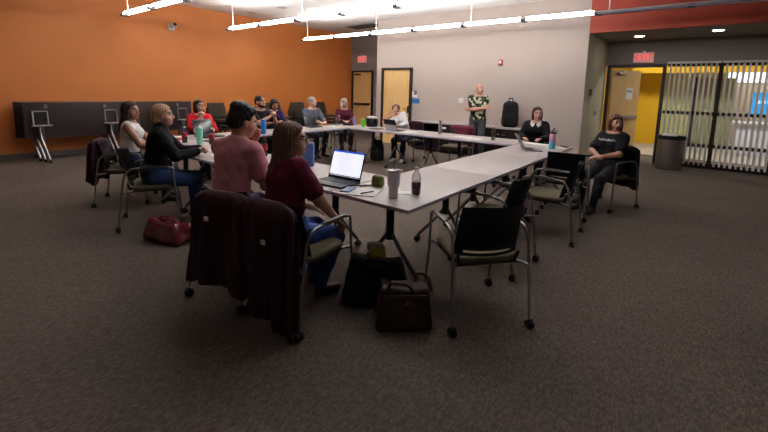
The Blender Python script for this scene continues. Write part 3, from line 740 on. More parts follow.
# storage credenza
c = empty('credenza', (-4.45, 9.0, 0), 0, 'long low dark cabinet with pale top behind the standing man', 'cabinet')
M_cred = mat('espresso laminate', '#1d1112', rough=.8, spec=.2)
MB().box((0, 0, .745), (3.0, .56, .03), M_lam, bev=.004).build('top', c)
m = MB(); m.box((.45, .01, .39), (2.1, .52, .68), M_cred); m.box((-1.47, .01, .39), (.04, .52, .68), M_cred); m.box((-1.03, .25, .39), (.9, .03, .68), M_cred); m.box((-1.03, 0, .06), (.9, .5, .04), M_cred); m.build('body', c, smooth=False)
for i in range(4):
    d = MB(); d.box((-.335+i*.525, -.258, .40), (.515, .018, .64), M_cred, bev=.003); dd = d.build('door', c); MB().box((-.335+i*.525+(.2 if i % 2 == 0 else -.2), -.275, .60), (.07, .018, .02), M_chrome).build('handle', dd)
MB().box((-.50, -.272, .64), (.12, .004, .05), M_paper).build('sticker', c)

# ------------------------------------------------------------------ chairs
def chair(seat_flip=False):
    e = empty('armchair', (0, 0, 0))
    m = MB(); R_ = []
    for z, sc in ((.425, .97), (.44, 1.), (.455, 1.), (.465, .95), (.468, .8)):
        R_.append([(.225*sc*(abs(math.cos(a))**.35)*math.copysign(1, math.cos(a)), .01+.215*sc*(abs(math.sin(a))**.35)*math.copysign(1, math.sin(a)), z-.012*math.sin(a)*0) for a in [2*math.pi*(i+.5)/32 for i in range(32)]])
    m.rings(R_, M_seat); m.build('seat', e, angle=60)
    MB().box((0, .01, .415), (.43, .41, .02), M_black, bev=.006).build('seat_pan', e)
    # backrest with ventilation slots
    bm = bmesh.new(); nx, nz = 24, 130; G = {}
    def P(u, v):
        x = (u-.5)*(.455-.03*v); zz = .475+.345*v+.012*(1-(2*u-1)**2)*v; y = -.225-.075*v-.02*v*v+.075*(2*u-1)**2+.0; return x, y, zz
    for i in range(nx+1):
        for j in range(nz+1):
            p = P(i/nx, j/nz); rib = 26 <= j <= 80 and j % 11 < 3 and 3 <= i <= nx-3
            G[i, j] = bm.verts.new((p[0], p[1]+(.008 if rib else 0), p[2]))
    for i in range(nx):
        for j in range(nz):
            slot = False
            gap = (9 <= j <= 14) and 3 <= i < nx-3
            if not slot and not gap: bm.faces.new((G[i, j], G[i+1, j], G[i+1, j+1], G[i, j+1]))
    for v in [v for v in bm.verts if not v.link_faces]: bm.verts.remove(v)
    r = bmesh.ops.solidify(bm, geom=bm.faces[:], thickness=.010)
    me = bpy.data.meshes.new('backrest'); bm.to_mesh(me); bm.free(); me.materials.append(M_back); me.polygons.foreach_set('use_smooth', [True]*len(me.polygons)); me.set_sharp_from_angle(angle=RD(40))
    o = bpy.data.objects.new('backrest', me); COL.objects.link(o); o.parent = e
    for s in (-1, 1):
        xf, xr = s*.255, s*.265
        f = MB(); f.tube(arc([(xf+s*.01, .265, .06), (xf, .23, .40), (xf, .215, .655), (xf, .16, .665)], .05, 6), .0098, M_chrome, 12); lf = f.build('leg', e); caster(lf, (xf+s*.01, .268, 0))
        f = MB(); f.tube(arc([(xr+s*.005, -.31, .06), (xr, -.27, .38), (xr, -.235, .60), (xr, -.18, .665), (xr-s*.006, -.10, .668)], .06, 6), .0098, M_chrome, 12); lr = f.build('leg', e); caster(lr, (xr+s*.005, -.313, 0))
        f = MB(); f.tube([(xr-s*.006, -.11, .668), (xf, .17, .666)], .0098, M_chrome, 12); f.box(((xr+xf)/2, .03, .683), (.030, .24, .010), M_black, bev=.007); f.build('armrest', e)
        f = MB(); f.tube([(xf, .225, .43), (s*.2, .16, .42), (s*.2, -.16, .42), (xr, -.275, .42)], .010, M_chrome, 8); f.tube([(s*.20, -.19, .42), (s*.215, -.215, .50)], .011, M_black, 8); f.build('side_rail', e)
    return e
CH0 = chair(); used = [False]
def put_chair(x, y, face, lab, grp='black curved back armchairs'):
    o = CH0 if not used[0] else copy_tree(CH0); used[0] = True
    o.location = (x, y, 0); o.rotation_euler = (0, 0, RD(face-90)); tag(o, lab, 'chair', grp); return o
put_chair(-1.14, 2.52, 140, 'nearest empty black armchair with curved back at the right of the table')
put_chair(-1.36, 3.38, 178, 'empty black armchair tucked in just behind the nearest empty one')
put_chair(-1.19, 4.48, 183, 'empty black armchair with tan seat, third from the camera on the right')
put_chair(-1.25, 5.45, 97, 'empty black armchair with its back to the camera, beside the silver laptop')
put_chair(-.90, 6.18, 246, 'black armchair under the woman in the navy t-shirt')
put_chair(-2.07, 1.74, 96, 'black armchair under the woman in the maroon top nearest the camera')
put_chair(-2.64, 1.67, 108, 'black armchair under the man in the pink shirt')
put_chair(-4.70, 1.82, 64, 'black armchair under the blonde woman in the black turtleneck')
put_chair(-5.83, 1.95, 58, 'black armchair under the long haired woman in the white vest')
put_chair(-6.98, 3.48, -8, 'black armchair under the woman in the red cardigan')
put_chair(-7.02, 4.70, 4, 'black armchair under the bearded man')
put_chair(-7.45, 5.42, -20, 'black armchair under the woman in purple behind the bearded man')
put_chair(-7.12, 6.20, -6, 'black armchair under the grey haired man in grey')
put_chair(-6.98, 7.22, -36, 'black armchair under the white haired woman in maroon')
put_chair(-5.05, 7.32, -82, 'black armchair under the woman in the white cardigan')
put_chair(-3.80, 7.20, -88, 'empty black armchair with maroon jacket in front of the standing man')
put_chair(-2.22, 7.28, -90, 'black armchair under the woman in black at the far right corner')

def stack_chair():
    e = empty('stacking_chair', (0, 0, 0)); ms = mat('dark olive upholstery', '#3c3428', rough=.95, bump=.3, bscale=200)
    MB().box((0, .02, .45), (.50, .48, .06), ms, bev=.025).build('seat', e)
    m = MB(); R_ = []
    for v in range(9):
        t = v/8; wv = .27*(1-.12*t*t); R_.append([(wv*math.copysign(abs(math.cos(a))**.4, math.cos(a)), -.24-.10*t+.032*math.copysign(abs(math.sin(a))**.6, math.sin(a)), .52+.36*t) for a in [2*math.pi*(i+.5)/24 for i in range(24)]])
    m.rings(R_, ms); m.build('backrest', e, angle=60)
    for s in (-1, 1):
        MB().tube(arc([(s*.25, .24, 0.005), (s*.235, .22, .42), (s*.235, -.2, .43)], .04), .012, M_legdark, 8).build('leg', e)
        MB().tube(arc([(s*.25, -.30, 0.005), (s*.245, -.24, .45), (s*.235, -.335, .86)], .05), .012, M_legdark, 8).build('leg', e)
    return e
ST0 = stack_chair(); u2 = [False]
names = ['by the woman in the red cardigan', 'second from the left along the orange wall', 'right of the bearded man', 'behind the grey haired man', 'left of the white haired woman']
for i, (x, y, a, n) in enumerate(((-9.75, 5.52, 5, 3), (-9.7, 6.45, -4, 2), (-9.75, 7.30, 3, 3), (-9.7, 8.12, -6, 3), (-9.75, 9.15, 2, 3))):
    for j in range(n):
        o = ST0 if not u2[0] else copy_tree(ST0); u2[0] = True
        o.location = (x+.055*j, y, .115*j); o.rotation_euler = (0, 0, RD(a-90))
        tag(o, 'dark olive padded chair, %s of the stack %s' % (('bottom', 'middle', 'top')[j] if n == 3 else ('bottom', 'top')[j], names[i]), 'chair', 'stacked olive chairs along the orange wall')

# ------------------------------------------------------------------ cloth draped on chairs, bags
def drape(name, lab, loc, rz, w, d, zt, zb, m, seed=1, flare=1.15, cat='coat', wave=.018, tagz=None, bottom=None):
    rnd = random.Random(seed); n = 64; R_ = []; ph = [rnd.uniform(0, 6) for _ in range(5)]
    zs = [zt-(zt-zb)*(i/22) for i in range(23)]
    for i, z in enumerate(zs):
        t = i/22; top = min(1, (t/.10))**.5 if t < .10 else 1.; ring = []
        for k in range(n):
            a = 2*math.pi*k/n; ww = w*(1+(flare-1)*t)*(.55+.45*top)*(1+.04*math.sin(4*t+ph[0])); dd = d*(.25+.75*top)*(1+.5*t*(flare-1))
            fold = wave*min(1, t*2.5)*(math.sin(9*a+ph[1]+1.2*t)+.6*math.sin(15*a+ph[2]-2*t)+.5*math.sin(5*a+ph[3]))
            c, s_ = math.cos(a), math.sin(a); x = ww*math.copysign(abs(c)**.7, c)+fold*c; y = dd*math.copysign(abs(s_)**.8, s_)+fold*s_
            zz = z-(bottom(x/ww) if bottom else .03*math.sin(3*a+ph[4]))*max(0, (t-.6)/.4)
            ring.append((x, y-.03*t, max(.012, zz)))
        R_.append(ring)
    mb = MB(); mb.rings(R_, m); o = mb.build(name, smooth=True, angle=80); o.location = loc; o.rotation_euler = (0, 0, rz); tag(o, lab, cat)
    if tagz: MB().box((tagz[0], -d-.028-.012, tagz[1]), (.034, .006, .03), M_paper).build('care_label', o)
    return o
def behind(x, y, face, off=.28): a = RD(face); return (x-off*math.cos(a), y-off*math.sin(a), 0)
drape('coat', 'long dark maroon coat hanging on the chair of the woman nearest the camera', behind(-2.05, 1.74, 96, .31), RD(6), .22, .060, .845, .13, M_coat, 3, 1.06, tagz=(.06, .62), wave=.024, bottom=lambda u: .10*u)
drape('coat', 'dark maroon coat hanging on the chair of the man in the pink shirt', behind(-2.50, 1.66, 108, .31), RD(16), .26, .065, .845, .20, M_coat, 5, 1.12, tagz=(-.06, .68), wave=.024)
drape('jacket', 'dark maroon jacket hanging on the chair of the woman in the white vest', behind(-5.83, 1.95, 58, .30), RD(-34), .235, .06, .845, .30, M_coat, 8, 1.05, cat='jacket')
M_jk = mat('plum jacket cloth', '#6a1c34', rough=.85, bump=.3, bscale=90, var=.15, vscale=14)
drape('jacket', 'plum jacket over the empty chair in front of the standing man', behind(-3.80, 7.20, -88, .28), RD(180), .27, .06, .86, .40, M_jk, 9, 1.02, cat='jacket', wave=.008)
drape('jacket', 'maroon jacket on the chair of the woman in the white cardigan', behind(-5.05, 7.32, -82, .28), RD(186), .25, .06, .86, .40, M_coat, 10, 1.02, cat='jacket', wave=.008)
drape('coat', 'black coat hanging on the chair of the woman in the navy t-shirt', behind(-.90, 6.18, 246, .29), RD(156), .25, .06, .86, .28, M_blackfab, 12, 1.02, wave=.01)

def bag_sdf(name, lab, cat, loc, rz, half, r, m, taper=.85, sag=.0, res=.012):
    h = np.array(half, float); c = V3(0, 0, h[2])
    base = rbox(c, h, r)
    def f(P):
        Q = P.copy(); t = np.clip(P[:, 2]/(2*h[2]), 0, 1.2); sc = 1-(1-taper)*t
        Q[:, 0] = P[:, 0]/sc; Q[:, 1] = P[:, 1]/sc; Q[:, 2] = P[:, 2]+sag*t*(np.sin(P[:, 0]*9+1)+.4*np.sin(P[:, 1]*21))
        d = base[0](Q)*.8+.004*np.sin(P[:, 0]*31+P[:, 2]*14)*np.sin(P[:, 1]*27+P[:, 2]*19)
        return np.maximum(d, -P[:, 2])
    o = sdf_obj(name, (f, c-h-.06, c+h+.06), res, m, None, None, loc, rz); return tag(o, lab, cat)
M_leather = mat('brown leather', '#33201d', rough=.5, bump=.2, bscale=120, var=.2, vscale=12)
M_patent = mat('glossy maroon vinyl', '#5e0f1c', rough=.22, coat=.5, var=.15, vscale=10)
o = bag_sdf('tote_bag', 'black soft tote bag on the floor under the table corner', 'bag', (-1.72, 2.14, 0), RD(38), (.26, .14, .17), .06, M_blackfab, .72, .03)
MB().tube(arc([(-.12, -.09, .28), (-.09, -.13, .36), (.08, -.14, .36), (.12, -.09, .28)], .06), .012, M_blackfab, 8).build('handle', o)
c = bag_sdf('snack_bag', 'crinkled clear and yellow snack bag on top of the black tote', 'bag', (-1.72, 2.15, .325), RD(30), (.065, .03, .055), .02, mat('yellow foil', '#b8a820', rough=.3), .8, .01, .006)
bag_c = MB(); bag_c.box((-.02, 0, .085), (.12, .045, .06), mat('crinkled clear film', '#9a9a96', rough=.25), bev=.015); bag_c.build('top_film', c)
o = bag_sdf('handbag', 'brown leather handbag on the carpet in front of the black tote', 'bag', (-1.39, 2.02, 0), RD(42), (.19, .10, .145), .03, M_leather, .82, .012)
MB().tube(arc([(-.11, -.06, .255), (-.10, -.09, .34), (.02, -.12, .335), (.05, -.075, .255)], .05), .010, M_leather, 8).build('handle', o)
MB().tube(arc([(.08, .05, .255), (.09, .06, .34), (.17, .05, .31), (.19, .03, .21)], .05), .012, mat('tan leather strap', '#6a3f2c', rough=.45), 8).build('strap', o)
MB().box((0, -.088, .225), (.28, .012, .05), M_leather, bev=.005).build('flap', o); MB().box((.02, -.098, .205), (.03, .012, .03), mat('brass', '#b08a4a', rough=.3, metal=1)).build('clasp', o)
o = bag_sdf('shoulder_bag', 'glossy maroon shoulder bag slumped on the carpet', 'bag', (-4.02, 1.68, 0), RD(18), (.26, .15, .11), .07, M_patent, .7, .035)
MB().tube(arc([(-.18, 0, .15), (-.08, -.03, .245), (.08, -.02, .25), (.18, .01, .15)], .08), .012, M_patent, 8).build('strap', o); MB().box((0, -.10, .165), (.3, .01, .012), M_chrome).build('zip', o)
def backpack(lab, loc, rz, s, m):
    o = bag_sdf('backpack', lab, 'backpack', loc, rz, (.16*s, .10*s, .235*s), .09*s, m, .78, .0)
    MB().box((0, -.10*s, .15*s), (.22*s, .06*s, .20*s), m, bev=.025*s).build('front_pocket', o)
    MB().tube(arc([(-.04*s, .03*s, .46*s), (-.03*s, .03*s, .52*s), (.03*s, .03*s, .52*s), (.04*s, .03*s, .46*s)], .02), .010*s, m, 8).build('handle', o)
    for k in (-1, 1): MB().tube(arc([(k*.08*s, .07*s, .42*s), (k*.12*s, .16*s, .30*s), (k*.13*s, .10*s, .06*s)], .1), .014*s, m, 8).build('strap', o)
    return o
backpack('black backpack standing on the low cabinet beside the standing man', (-3.38, 9.0, .762), RD(24), 1.28, M_blackfab)
backpack('dark patterned backpack on the floor under the far table', (-5.45, 6.70, 0), RD(30), 1.0, ramp_mat('camo cloth', 'noise', 18, ((.35, '#101211'), (.5, '#1c211c'), (.62, '#2c302a')), .9))

# ------------------------------------------------------------------ trash can
c = empty('trash_can', (-.38, 10.55, 0), 0, 'brushed steel trash can with black rim beside the doorway', 'trash can')
MB().lathe([(.235, .01), (.245, .03), (.245, .64), (.235, .645)], M_steel, 36).build('body', c); MB().lathe([(.20, 0), (.235, .0), (.235, .02), (.20, .02)], M_black, 32).build('base', c)
MB().lathe([(.255, .64), (.265, .65), (.265, .705), (.25, .72), (.20, .715), (.18, .66)], M_black, 36).build('rim', c)
lb = bag_sdf('bin_liner', '', 'bag', (0, 0, 0), 0, (.15, .13, .03), .028, M_white, .9, .01); del lb['label']; del lb['category']; lb.parent = c; lb.location = (-.03, 0, .70)

# ------------------------------------------------------------------ things on the tables
ZT = .7395
def lap(lab, x, y, rz, base_m, lid_m, scr=None, tilt=108, w=.33, d=.225, sticker=False):
    e = empty('laptop', (x, y, ZT), rz, lab, 'laptop')       # user sits at local -Y
    MB().box((0, 0, .009), (w, d, .016), base_m, bev=.004).build('base', e)
    k = MB()
    for r in range(5):
        for q in range(13): k.box((-w*.43+q*w*.0717, d*.33-r*.021, .0185), (w*.062, .017, .003), M_black)
    k.build('keyboard', e, smooth=False); MB().box((0, -d*.30, .0176), (.10, .06, .0015), lid_m).build('touchpad', e)
    T = Matrix.Translation((0, d/2-.004, .016))@Matrix.Rotation(RD(90-tilt), 4, 'X')
    lid = MB(); lid.box((0, 0, d*.5), (w, .009, d), lid_m, M=T, bev=.003); lo = lid.build('lid', e)
    s = MB(); s.box((0, -.0052, d*.52), (w-.022, .001, d-.035), scr or mat('dark screen', '#08080c', rough=.1), M=T); so = s.build('screen', lo, smooth=False)
    if sticker: MB().box((-.06, .0055, d*.62), (.07, .001, .035), M_paper, M=T).build('sticker', lo, smooth=False)
    h = MB()
    for q in (-1, 1): h.tube([(q*w*.33-.02, d/2-.004, .016), (q*w*.33+.02, d/2-.004, .016)], .007, M_chrome, 8)
    h.build('hinge', lo); return e, lo, T, w, d
M_lapgrey = mat('laptop graphite', '#2c2d33', rough=.4, metal=.4); M_lapsil = mat('laptop silver', '#8c8a8e', rough=.4, metal=.5); M_lapblk = mat('laptop black', '#101014', rough=.4)
M_scr = mat('lit document screen', '#ffffff', rough=.2, emit=(.86, .89, 1), estr=.95)
e, lo, T, w_, d_ = lap('open dark laptop with a lit white document on its screen', -2.36, 2.34, RD(4), M_lapgrey, M_lapgrey, M_scr, 108, .36, .25)
s = MB(); s.box((0, -.0062, d_*.955), (w_-.022, .0008, .016), mat('lit blue ribbon', '#2a5fd0', emit='#2458d8', estr=.8), M=T); s.build('ribbon', lo, smooth=False)
s = MB(); s.box((0, -.0062, d_*.115), (w_-.022, .0008, .008), mat('lit taskbar', '#35407a', emit='#2a3570', estr=.5), M=T); s.build('taskbar', lo, smooth=False)
s = MB()
for i in range(9): s.box((-.02, -.0060, d_*(.84-.07*i)), (.16 if i % 4 else .09, .0006, .004), mat('lit grey text', '#c9cde0', emit='#b9bfd8', estr=.8), M=T)
s.build('text_lines', lo, smooth=False)
lap('grey laptop with a white sticker in front of the woman in red', -6.05, 3.22, RD(100), M_lapgrey, mat('laptop slate', '#4a4c52', rough=.5), None, 105, .36, .26, True)
lap('small black laptop in front of the grey haired man', -6.28, 5.62, RD(88), M_lapblk, M_lapblk, None, 112, .30, .20)
e, lo, T, w_, d_ = lap('black laptop with a silver lower back facing the woman in the white cardigan', -4.74, 6.42, RD(170), M_lapsil, M_lapblk, None, 112, .34, .23)
MB().box((0, .006, d_*.26), (w_-.004, .004, d_*.5), mat('pale silver panel', '#b5b4b8', rough=.5), M=T).build('lower_panel', lo, smooth=False)  # paler panel over the lower half of the lid back
e = lap('open silver laptop seen side on at the far right corner', -1.80, 5.72, RD(120), M_lapsil, M_lapsil, None, 118, .33, .23)
def flat(name, lab, cat, x, y, rz, w, d, h, m, z=ZT, bev=.002, grp=None):
    o = MB().box((0, 0, h/2), (w, d, h), m, bev=min(bev, h*.3)).build(name, loc=(x, y, z), rz=rz); return tag(o, lab, cat, grp)
flat('paper_pad', 'white paper pad on the table beside the lit laptop', 'paper', -2.00, 2.27, RD(24), .28, .22, .008, M_paper)
o = flat('phone', 'blue grey phone lying on the white paper pad', 'phone', -2.10, 2.235, RD(20), .078, .155, .009, mat('blue phone glass', '#3e5c78', rough=.15), ZT+.008, .003)
MB().box((0, 0, .0095), (.070, .145, .001), mat('phone screen blue', '#44668a', rough=.1)).build('screen', o)
def pen(lab, x, y, rz, z, m):
    e = empty('pen', (x, y, z+.005), rz, lab, 'pen', 'pens on the table'); MB().tube([(-.065, 0, 0), (.05, 0, 0), (.068, 0, 0)], [.0045, .0045, .0012], m, 10).build('barrel', e); MB().box((-.045, 0, .005), (.04, .003, .002), M_chrome).build('clip', e)
pen('dark pen lying on the white paper pad', -1.93, 2.27, RD(80), ZT+.008, M_black); pen('black pen on the table left of the olive pouch', -2.10, 2.46, RD(70), ZT, M_black); pen('second black pen nearer the lit laptop', -2.14, 2.43, RD(55), ZT, M_black)
c = bag_sdf('pouch', 'crumpled olive green pouch behind the white tumbler', 'pouch', (-2.03, 2.52, ZT), RD(15), (.055, .05, .055), .03, mat('olive cloth', '#5a5f24', rough=.8, bump=.3, bscale=80, var=.3, vscale=40), .75, .02, .006)
flat('paper_napkin', 'white paper napkin between the tumbler and the red drink', 'napkin', -1.72, 2.50, RD(30), .13, .10, .003, M_paper)
def vessel(name, lab, cat, x, y, parts, grp=None, z=ZT):
    e = empty(name, (x, y, z), 0, lab, cat, grp)
    for pn, prof, m in parts: MB().lathe(prof, m, 28).build(pn, e)
    return e
e = vessel('tumbler', 'tall white tumbler with a lid and clear straw on the near table corner', 'tumbler', -1.72, 2.32, [('body', [(.034, 0), (.036, .004), (.037, .075), (.046, .095), (.050, .19), (.048, .20)], mat('lavender white enamel', '#f0ebf6', rough=.35)), ('lid', [(.049, .199), (.051, .203), (.050, .212), (.03, .214)], mat('clear lid', '#c8c4cc', rough=.2))])
MB().tube([(.0, .012, .205), (-.012, .02, .285)], .004, mat('smoke straw', '#77707c', rough=.2), 8).build('straw', e); MB().box((.045, .0, .216), (.06, .03, .012), mat('clear lid', '#c8c4cc'), bev=.004).build('slider', e)
M_cola = mat('dark red drink', '#3a0a12', rough=.15)
vessel('drink_bottle', 'clear bottle half full of dark red drink on the near table', 'bottle', -1.65, 2.52, [('liquid', [(.030, .003), (.034, .012), (.034, .095)], M_cola), ('body', [(.031, 0), (.036, .01), (.036, .135), (.032, .155), (.016, .182), (.014, .20)], M_clear), ('cap', [(.016, .197), (.016, .214), (.013, .216)], M_white), ('label_band', [(.0366, .055), (.0368, .056), (.0368, .10), (.0366, .101)], mat('maroon label', '#5a1420', rough=.4))])
vessel('soda_bottle', 'soda bottle with red label and cap between the pink shirted man and the nearest woman', 'bottle', -3.92, 2.74, [('liquid', [(.030, .003), (.033, .012), (.033, .15)], mat('cola', '#1a0805', rough=.15)), ('body', [(.031, 0), (.035, .01), (.035, .16), (.014, .21), (.014, .225)], M_clear), ('cap', [(.016, .222), (.016, .242), (.013, .244)], mat('cap red', '#c8202c', rough=.4)), ('label_band', [(.0356, .07), (.0358, .071), (.0358, .14), (.0356, .141)], mat('label red', '#b01c2a', rough=.4))])
o = flat('storage_tin', 'blue upright tin box behind the face of the nearest woman', 'box', -3.10, 2.70, RD(35), .105, .07, .235, mat('dusty blue', '#5b7fc4', rough=.5), ZT, .006); MB().box((0, 0, .24), (.10, .065, .012), mat('dusty blue lid', '#7f9fd6', rough=.4), bev=.003).build('lid', o)
vessel('water_bottle', 'tall bright blue bottle on the table near the bearded man', 'bottle', -5.86, 4.08, [('body', [(.044, 0), (.047, .006), (.047, .20), (.040, .22)], mat('bright blue', '#2a80d8', rough=.4)), ('lid', [(.040, .219), (.040, .25), (.03, .256)], mat('blue lid', '#2b6fc0', rough=.4))])
vessel('tumbler', 'mint green tumbler in front of the woman in red', 'tumbler', -5.36, 2.70, [('body', [(.036, 0), (.037, .08), (.044, .11), (.046, .21), (.044, .215)], mat('mint enamel', '#7fd8bc', rough=.4)), ('lid', [(.047, .213), (.047, .23), (.03, .234)], mat('mint lid', '#a8e6d4', rough=.3)), ('straw', [(.004, .23), (.004, .26)], M_white)])
for i, (x, y) in enumerate(((-5.62, 2.62), (-5.55, 2.80), (-5.22, 2.80))):
    vessel('soda_bottle', ['cola bottle with red label nearest the blonde woman', 'cola bottle with red label left of the mint tumbler', 'cola bottle with red label right of the mint tumbler'][i], 'bottle', x, y, [('liquid', [(.030, .003), (.033, .012), (.033, .10)], mat('cola', '')), ('body', [(.031, 0), (.035, .01), (.035, .15), (.014, .20), (.014, .215)], M_clear), ('cap', [(.016, .212), (.016, .23), (.013, .232)], M_white), ('label_band', [(.0356, .08), (.0358, .081), (.0358, .14), (.0356, .141)], mat('label red', ''))], 'cola bottles')
flat('binder', 'pink red binder lying at the left end of the table', 'binder', -6.05, 2.62, RD(8), .30, .24, .035, mat('pink red cover', '#b8485a', rough=.5))
flat('book', 'cream notebook lying on top of the pink red binder', 'book', -6.06, 2.63, RD(14), .26, .20, .015, mat('cream cover', '#d8cfc4', rough=.6), ZT+.035)
for i, (x, y, a, w, d) in enumerate(((-4.75, 2.56, 10, .30, .22), (-4.30, 2.42, -8, .28, .21), (-4.95, 2.38, 20, .21, .28))):
    flat('paper_sheet', ['white paper on the table right of the mint tumbler', 'white paper sheet left of the pink shirted man', 'white paper sheet in front of the blonde woman'][i], 'paper', x, y, RD(a), w, d, .003, M_paper, grp='loose papers')
flat('notebook', 'black notebook beside the papers left of the pink shirted man', 'notebook', -4.42, 2.66, RD(25), .24, .17, .012, M_black)
flat('paper_sheet', 'white paper sheet right of the small black laptop', 'paper', -6.10, 6.02, RD(95), .30, .21, .003, M_paper, grp='loose papers')
vessel('water_bottle', 'clear water bottle beside the grey haired man', 'bottle', -6.25, 6.25, [('body', [(.031, 0), (.034, .01), (.034, .14), (.014, .19), (.014, .2)], M_clear), ('cap', [(.016, .198), (.016, .215), (.013, .217)], M_black)])
vessel('water_bottle', 'purple water bottle in front of the white haired woman', 'bottle', -6.10, 6.66, [('body', [(.035, 0), (.037, .01), (.037, .15), (.02, .18)], mat('lilac plastic', '#8f88c8', rough=.3)), ('cap', [(.018, .178), (.018, .2), (.01, .202)], M_white)])
vessel('water_bottle', 'clear water bottle left of the white haired woman', 'bottle', -6.34, 6.42, [('body', [(.031, 0), (.034, .01), (.034, .14), (.014, .19), (.014, .2)], M_clear), ('cap', [(.016, .198), (.016, .215), (.013, .217)], M_white)])
c = bag_sdf('pouch', 'maroon lunch pouch in front of the white haired woman', 'pouch', (-6.14, 6.50, ZT), RD(50), (.13, .06, .035), .03, M_coat, .8, .01, .008)
vessel('water_bottle', 'bright green bottle at the far left corner of the tables', 'bottle', -5.68, 6.50, [('body', [(.036, 0), (.038, .006), (.038, .13), (.03, .15)], mat('lime plastic', '#5fd020', rough=.35)), ('cap', [(.022, .149), (.022, .185), (.015, .188)], mat('lime cap', '#8fe040', rough=.35))])
e = vessel('coffee_urn', 'dark squat coffee urn with pale lid behind the green bottle', 'urn', -5.62, 6.72, [('body', [(.11, 0), (.125, .02), (.13, .17), (.12, .19)], M_black), ('lid', [(.122, .188), (.12, .205), (.07, .23), (.02, .235)], mat('pale grey lid', '#b9b4b4', rough=.4)), ('knob', [(.02, .234), (.022, .25), (.012, .256)], M_black)])
MB().tube(arc([(.12, -.02, .16), (.17, -.02, .15), (.17, -.02, .05), (.12, -.02, .05)], .03), .01, M_black, 8).build('handle', e)
flat('tablet', 'black tablet lying left of the black laptop with silver back', 'tablet', -5.20, 6.36, RD(10), .26, .18, .012, M_lapblk)
flat('paper_sheet', 'white paper sheet right of the black laptop with silver back', 'paper', -4.38, 6.42, RD(6), .29, .21, .003, M_paper, grp='loose papers')
vessel('water_bottle', 'brushed steel bottle with black cap on the far table', 'bottle', -3.80, 6.56, [('body', [(.034, 0), (.036, .006), (.036, .18), (.022, .215)], M_steel), ('cap', [(.022, .213), (.022, .25), (.012, .255)], M_black)])
vessel('water_bottle', 'clear plastic bottle on the far table in front of the backpack', 'bottle', -2.68, 6.42, [('liquid', [(.029, .003), (.032, .012), (.032, .05)], mat('cola', '')), ('body', [(.031, 0), (.034, .01), (.034, .16), (.014, .22), (.014, .235)], M_clear), ('cap', [(.016, .232), (.016, .25), (.013, .252)], M_white)])
for i, (x, y, a) in enumerate(((-3.28, 6.45, 4), (-3.02, 6.38, -8))): flat('paper_sheet', ['left of two white papers in front of the plum jacket', 'right of two white papers in front of the plum jacket'][i], 'paper', x, y, RD(a), .29, .21, .003, M_paper, grp='loose papers')
flat('paper_stack', 'stack of white papers in front of the woman in black', 'paper', -1.95, 6.36, RD(-12), .42, .22, .02, M_paper)
flat('paper_sheet', 'white paper sheet under the pink and blue bottle', 'paper', -1.62, 6.22, RD(30), .28, .2, .004, M_paper, grp='loose papers')
flat('phone', 'black phone at the far right table corner', 'phone', -1.55, 6.48, RD(40), .075, .15, .009, M_black)
e = vessel('water_bottle', 'tall pink and blue bottle with black straw lid at the far right corner', 'bottle', -1.62, 6.06, [('body', [(.040, 0), (.043, .006), (.043, .20), (.036, .225)], ramp_mat('pink to blue enamel', 'grad', 1, ((.0, '#4fb4cc'), (.09, '#66b8d2'), (.13, '#c87fc0'), (.20, '#d8a8c0')), .4)), ('lid', [(.037, .222), (.038, .245), (.03, .252)], M_black)], z=ZT+.004)
MB().tube(arc([(-.02, 0, .25), (0, 0, .275), (.02, 0, .31)], .02), .010, M_black, 10).build('spout', e); MB().tube(arc([(.03, 0, .23), (.055, 0, .235), (.055, 0, .27), (.025, 0, .265)], .015), .007, M_black, 8).build('carry_loop', e)

# ------------------------------------------------------------------ people
A = lambda t, **k: dict(t=t, **k)
# nearest woman
person('woman in a maroon top with long brown hair and glasses, nearest the camera', (-2.19, 1.66, 0), 88, 'f', 1.62, lean=14, side=-7, twist=-6, head=(-36, 3, 0), hs=1.07, bulk=1.2, res=.0065, skin_c='#b98a74',
       shirt='#6b2039', trousers='#2a4a8c', shoes='#2a2624', hair=('long', '#6b4a38'), glasses='#16120f', arms={1: A((.20, .33, .60), pole=(.8, -.5, -.4), n=(0, 0, -1), curl=.5), -1: A((-.08, .36, .62), n=(0, 0, -1), curl=.3)}, feet={1: (.10, .26, 0), -1: (-.10, .36, 0)})
# man in pink shirt
person('man in a faded pink t-shirt with thick black hair, seen from behind', (-2.86, 1.66, 0), 102, 'm', 1.82, lean=13, side=0, head=(-24, -12, 0), bulk=1.0, res=.0070, skin_c='#b5846c',
       shirt='#d08a96', trousers='#3a3550', shoes='#222226', hair=('curly', '#120d0d'), arms={1: A((.19, .42, .79), pole=(.25, -.3, -1), hd=(-.6, .7, 0), n=(0, 0, -1), curl=.4), -1: A((-.01, .31, 1.09), pole=(-.6, .2, -.9), hd=(.3, -.1, .9), n=(.3, -.9, .1), curl=1.1)})
# blonde woman
person('blonde woman in a black turtleneck seated in profile', (-4.66, 1.82, 0), 62, 'f', 1.70, lean=12, head=(-2, 4, 0), turtle=True, res=.008, skin_c='#c79a84', shirt='#121214', sleeve='long', trousers='#24406e', shoes='#5a3020', hair=('tied', '#b8946c'), hem=.10,
       arms={1: A((.06, .45, .80), hd=(-.5, .7, .1), n=(-.5, -.1, -.8), curl=.9), -1: A((-.02, .47, .82), hd=(.6, .6, .1), n=(.4, -.1, -.8), curl=.8)})
# long haired woman in white
person('woman in a white sleeveless vest with long dark hair', (-5.80, 1.98, 0), 56, 'f', 1.66, lean=5, head=(-26, 6, 0), res=.008, skin_c='#a87860', shirt='#d8d6d4', sleeve='none', trousers='#1f2c55', shoes='#181818', hair=('long', '#2a1618'), hem=.12,
       arms={1: A((.10, .40, .76), n=(0, 0, -1)), -1: A((-.06, .42, .77), n=(0, 0, -1))})
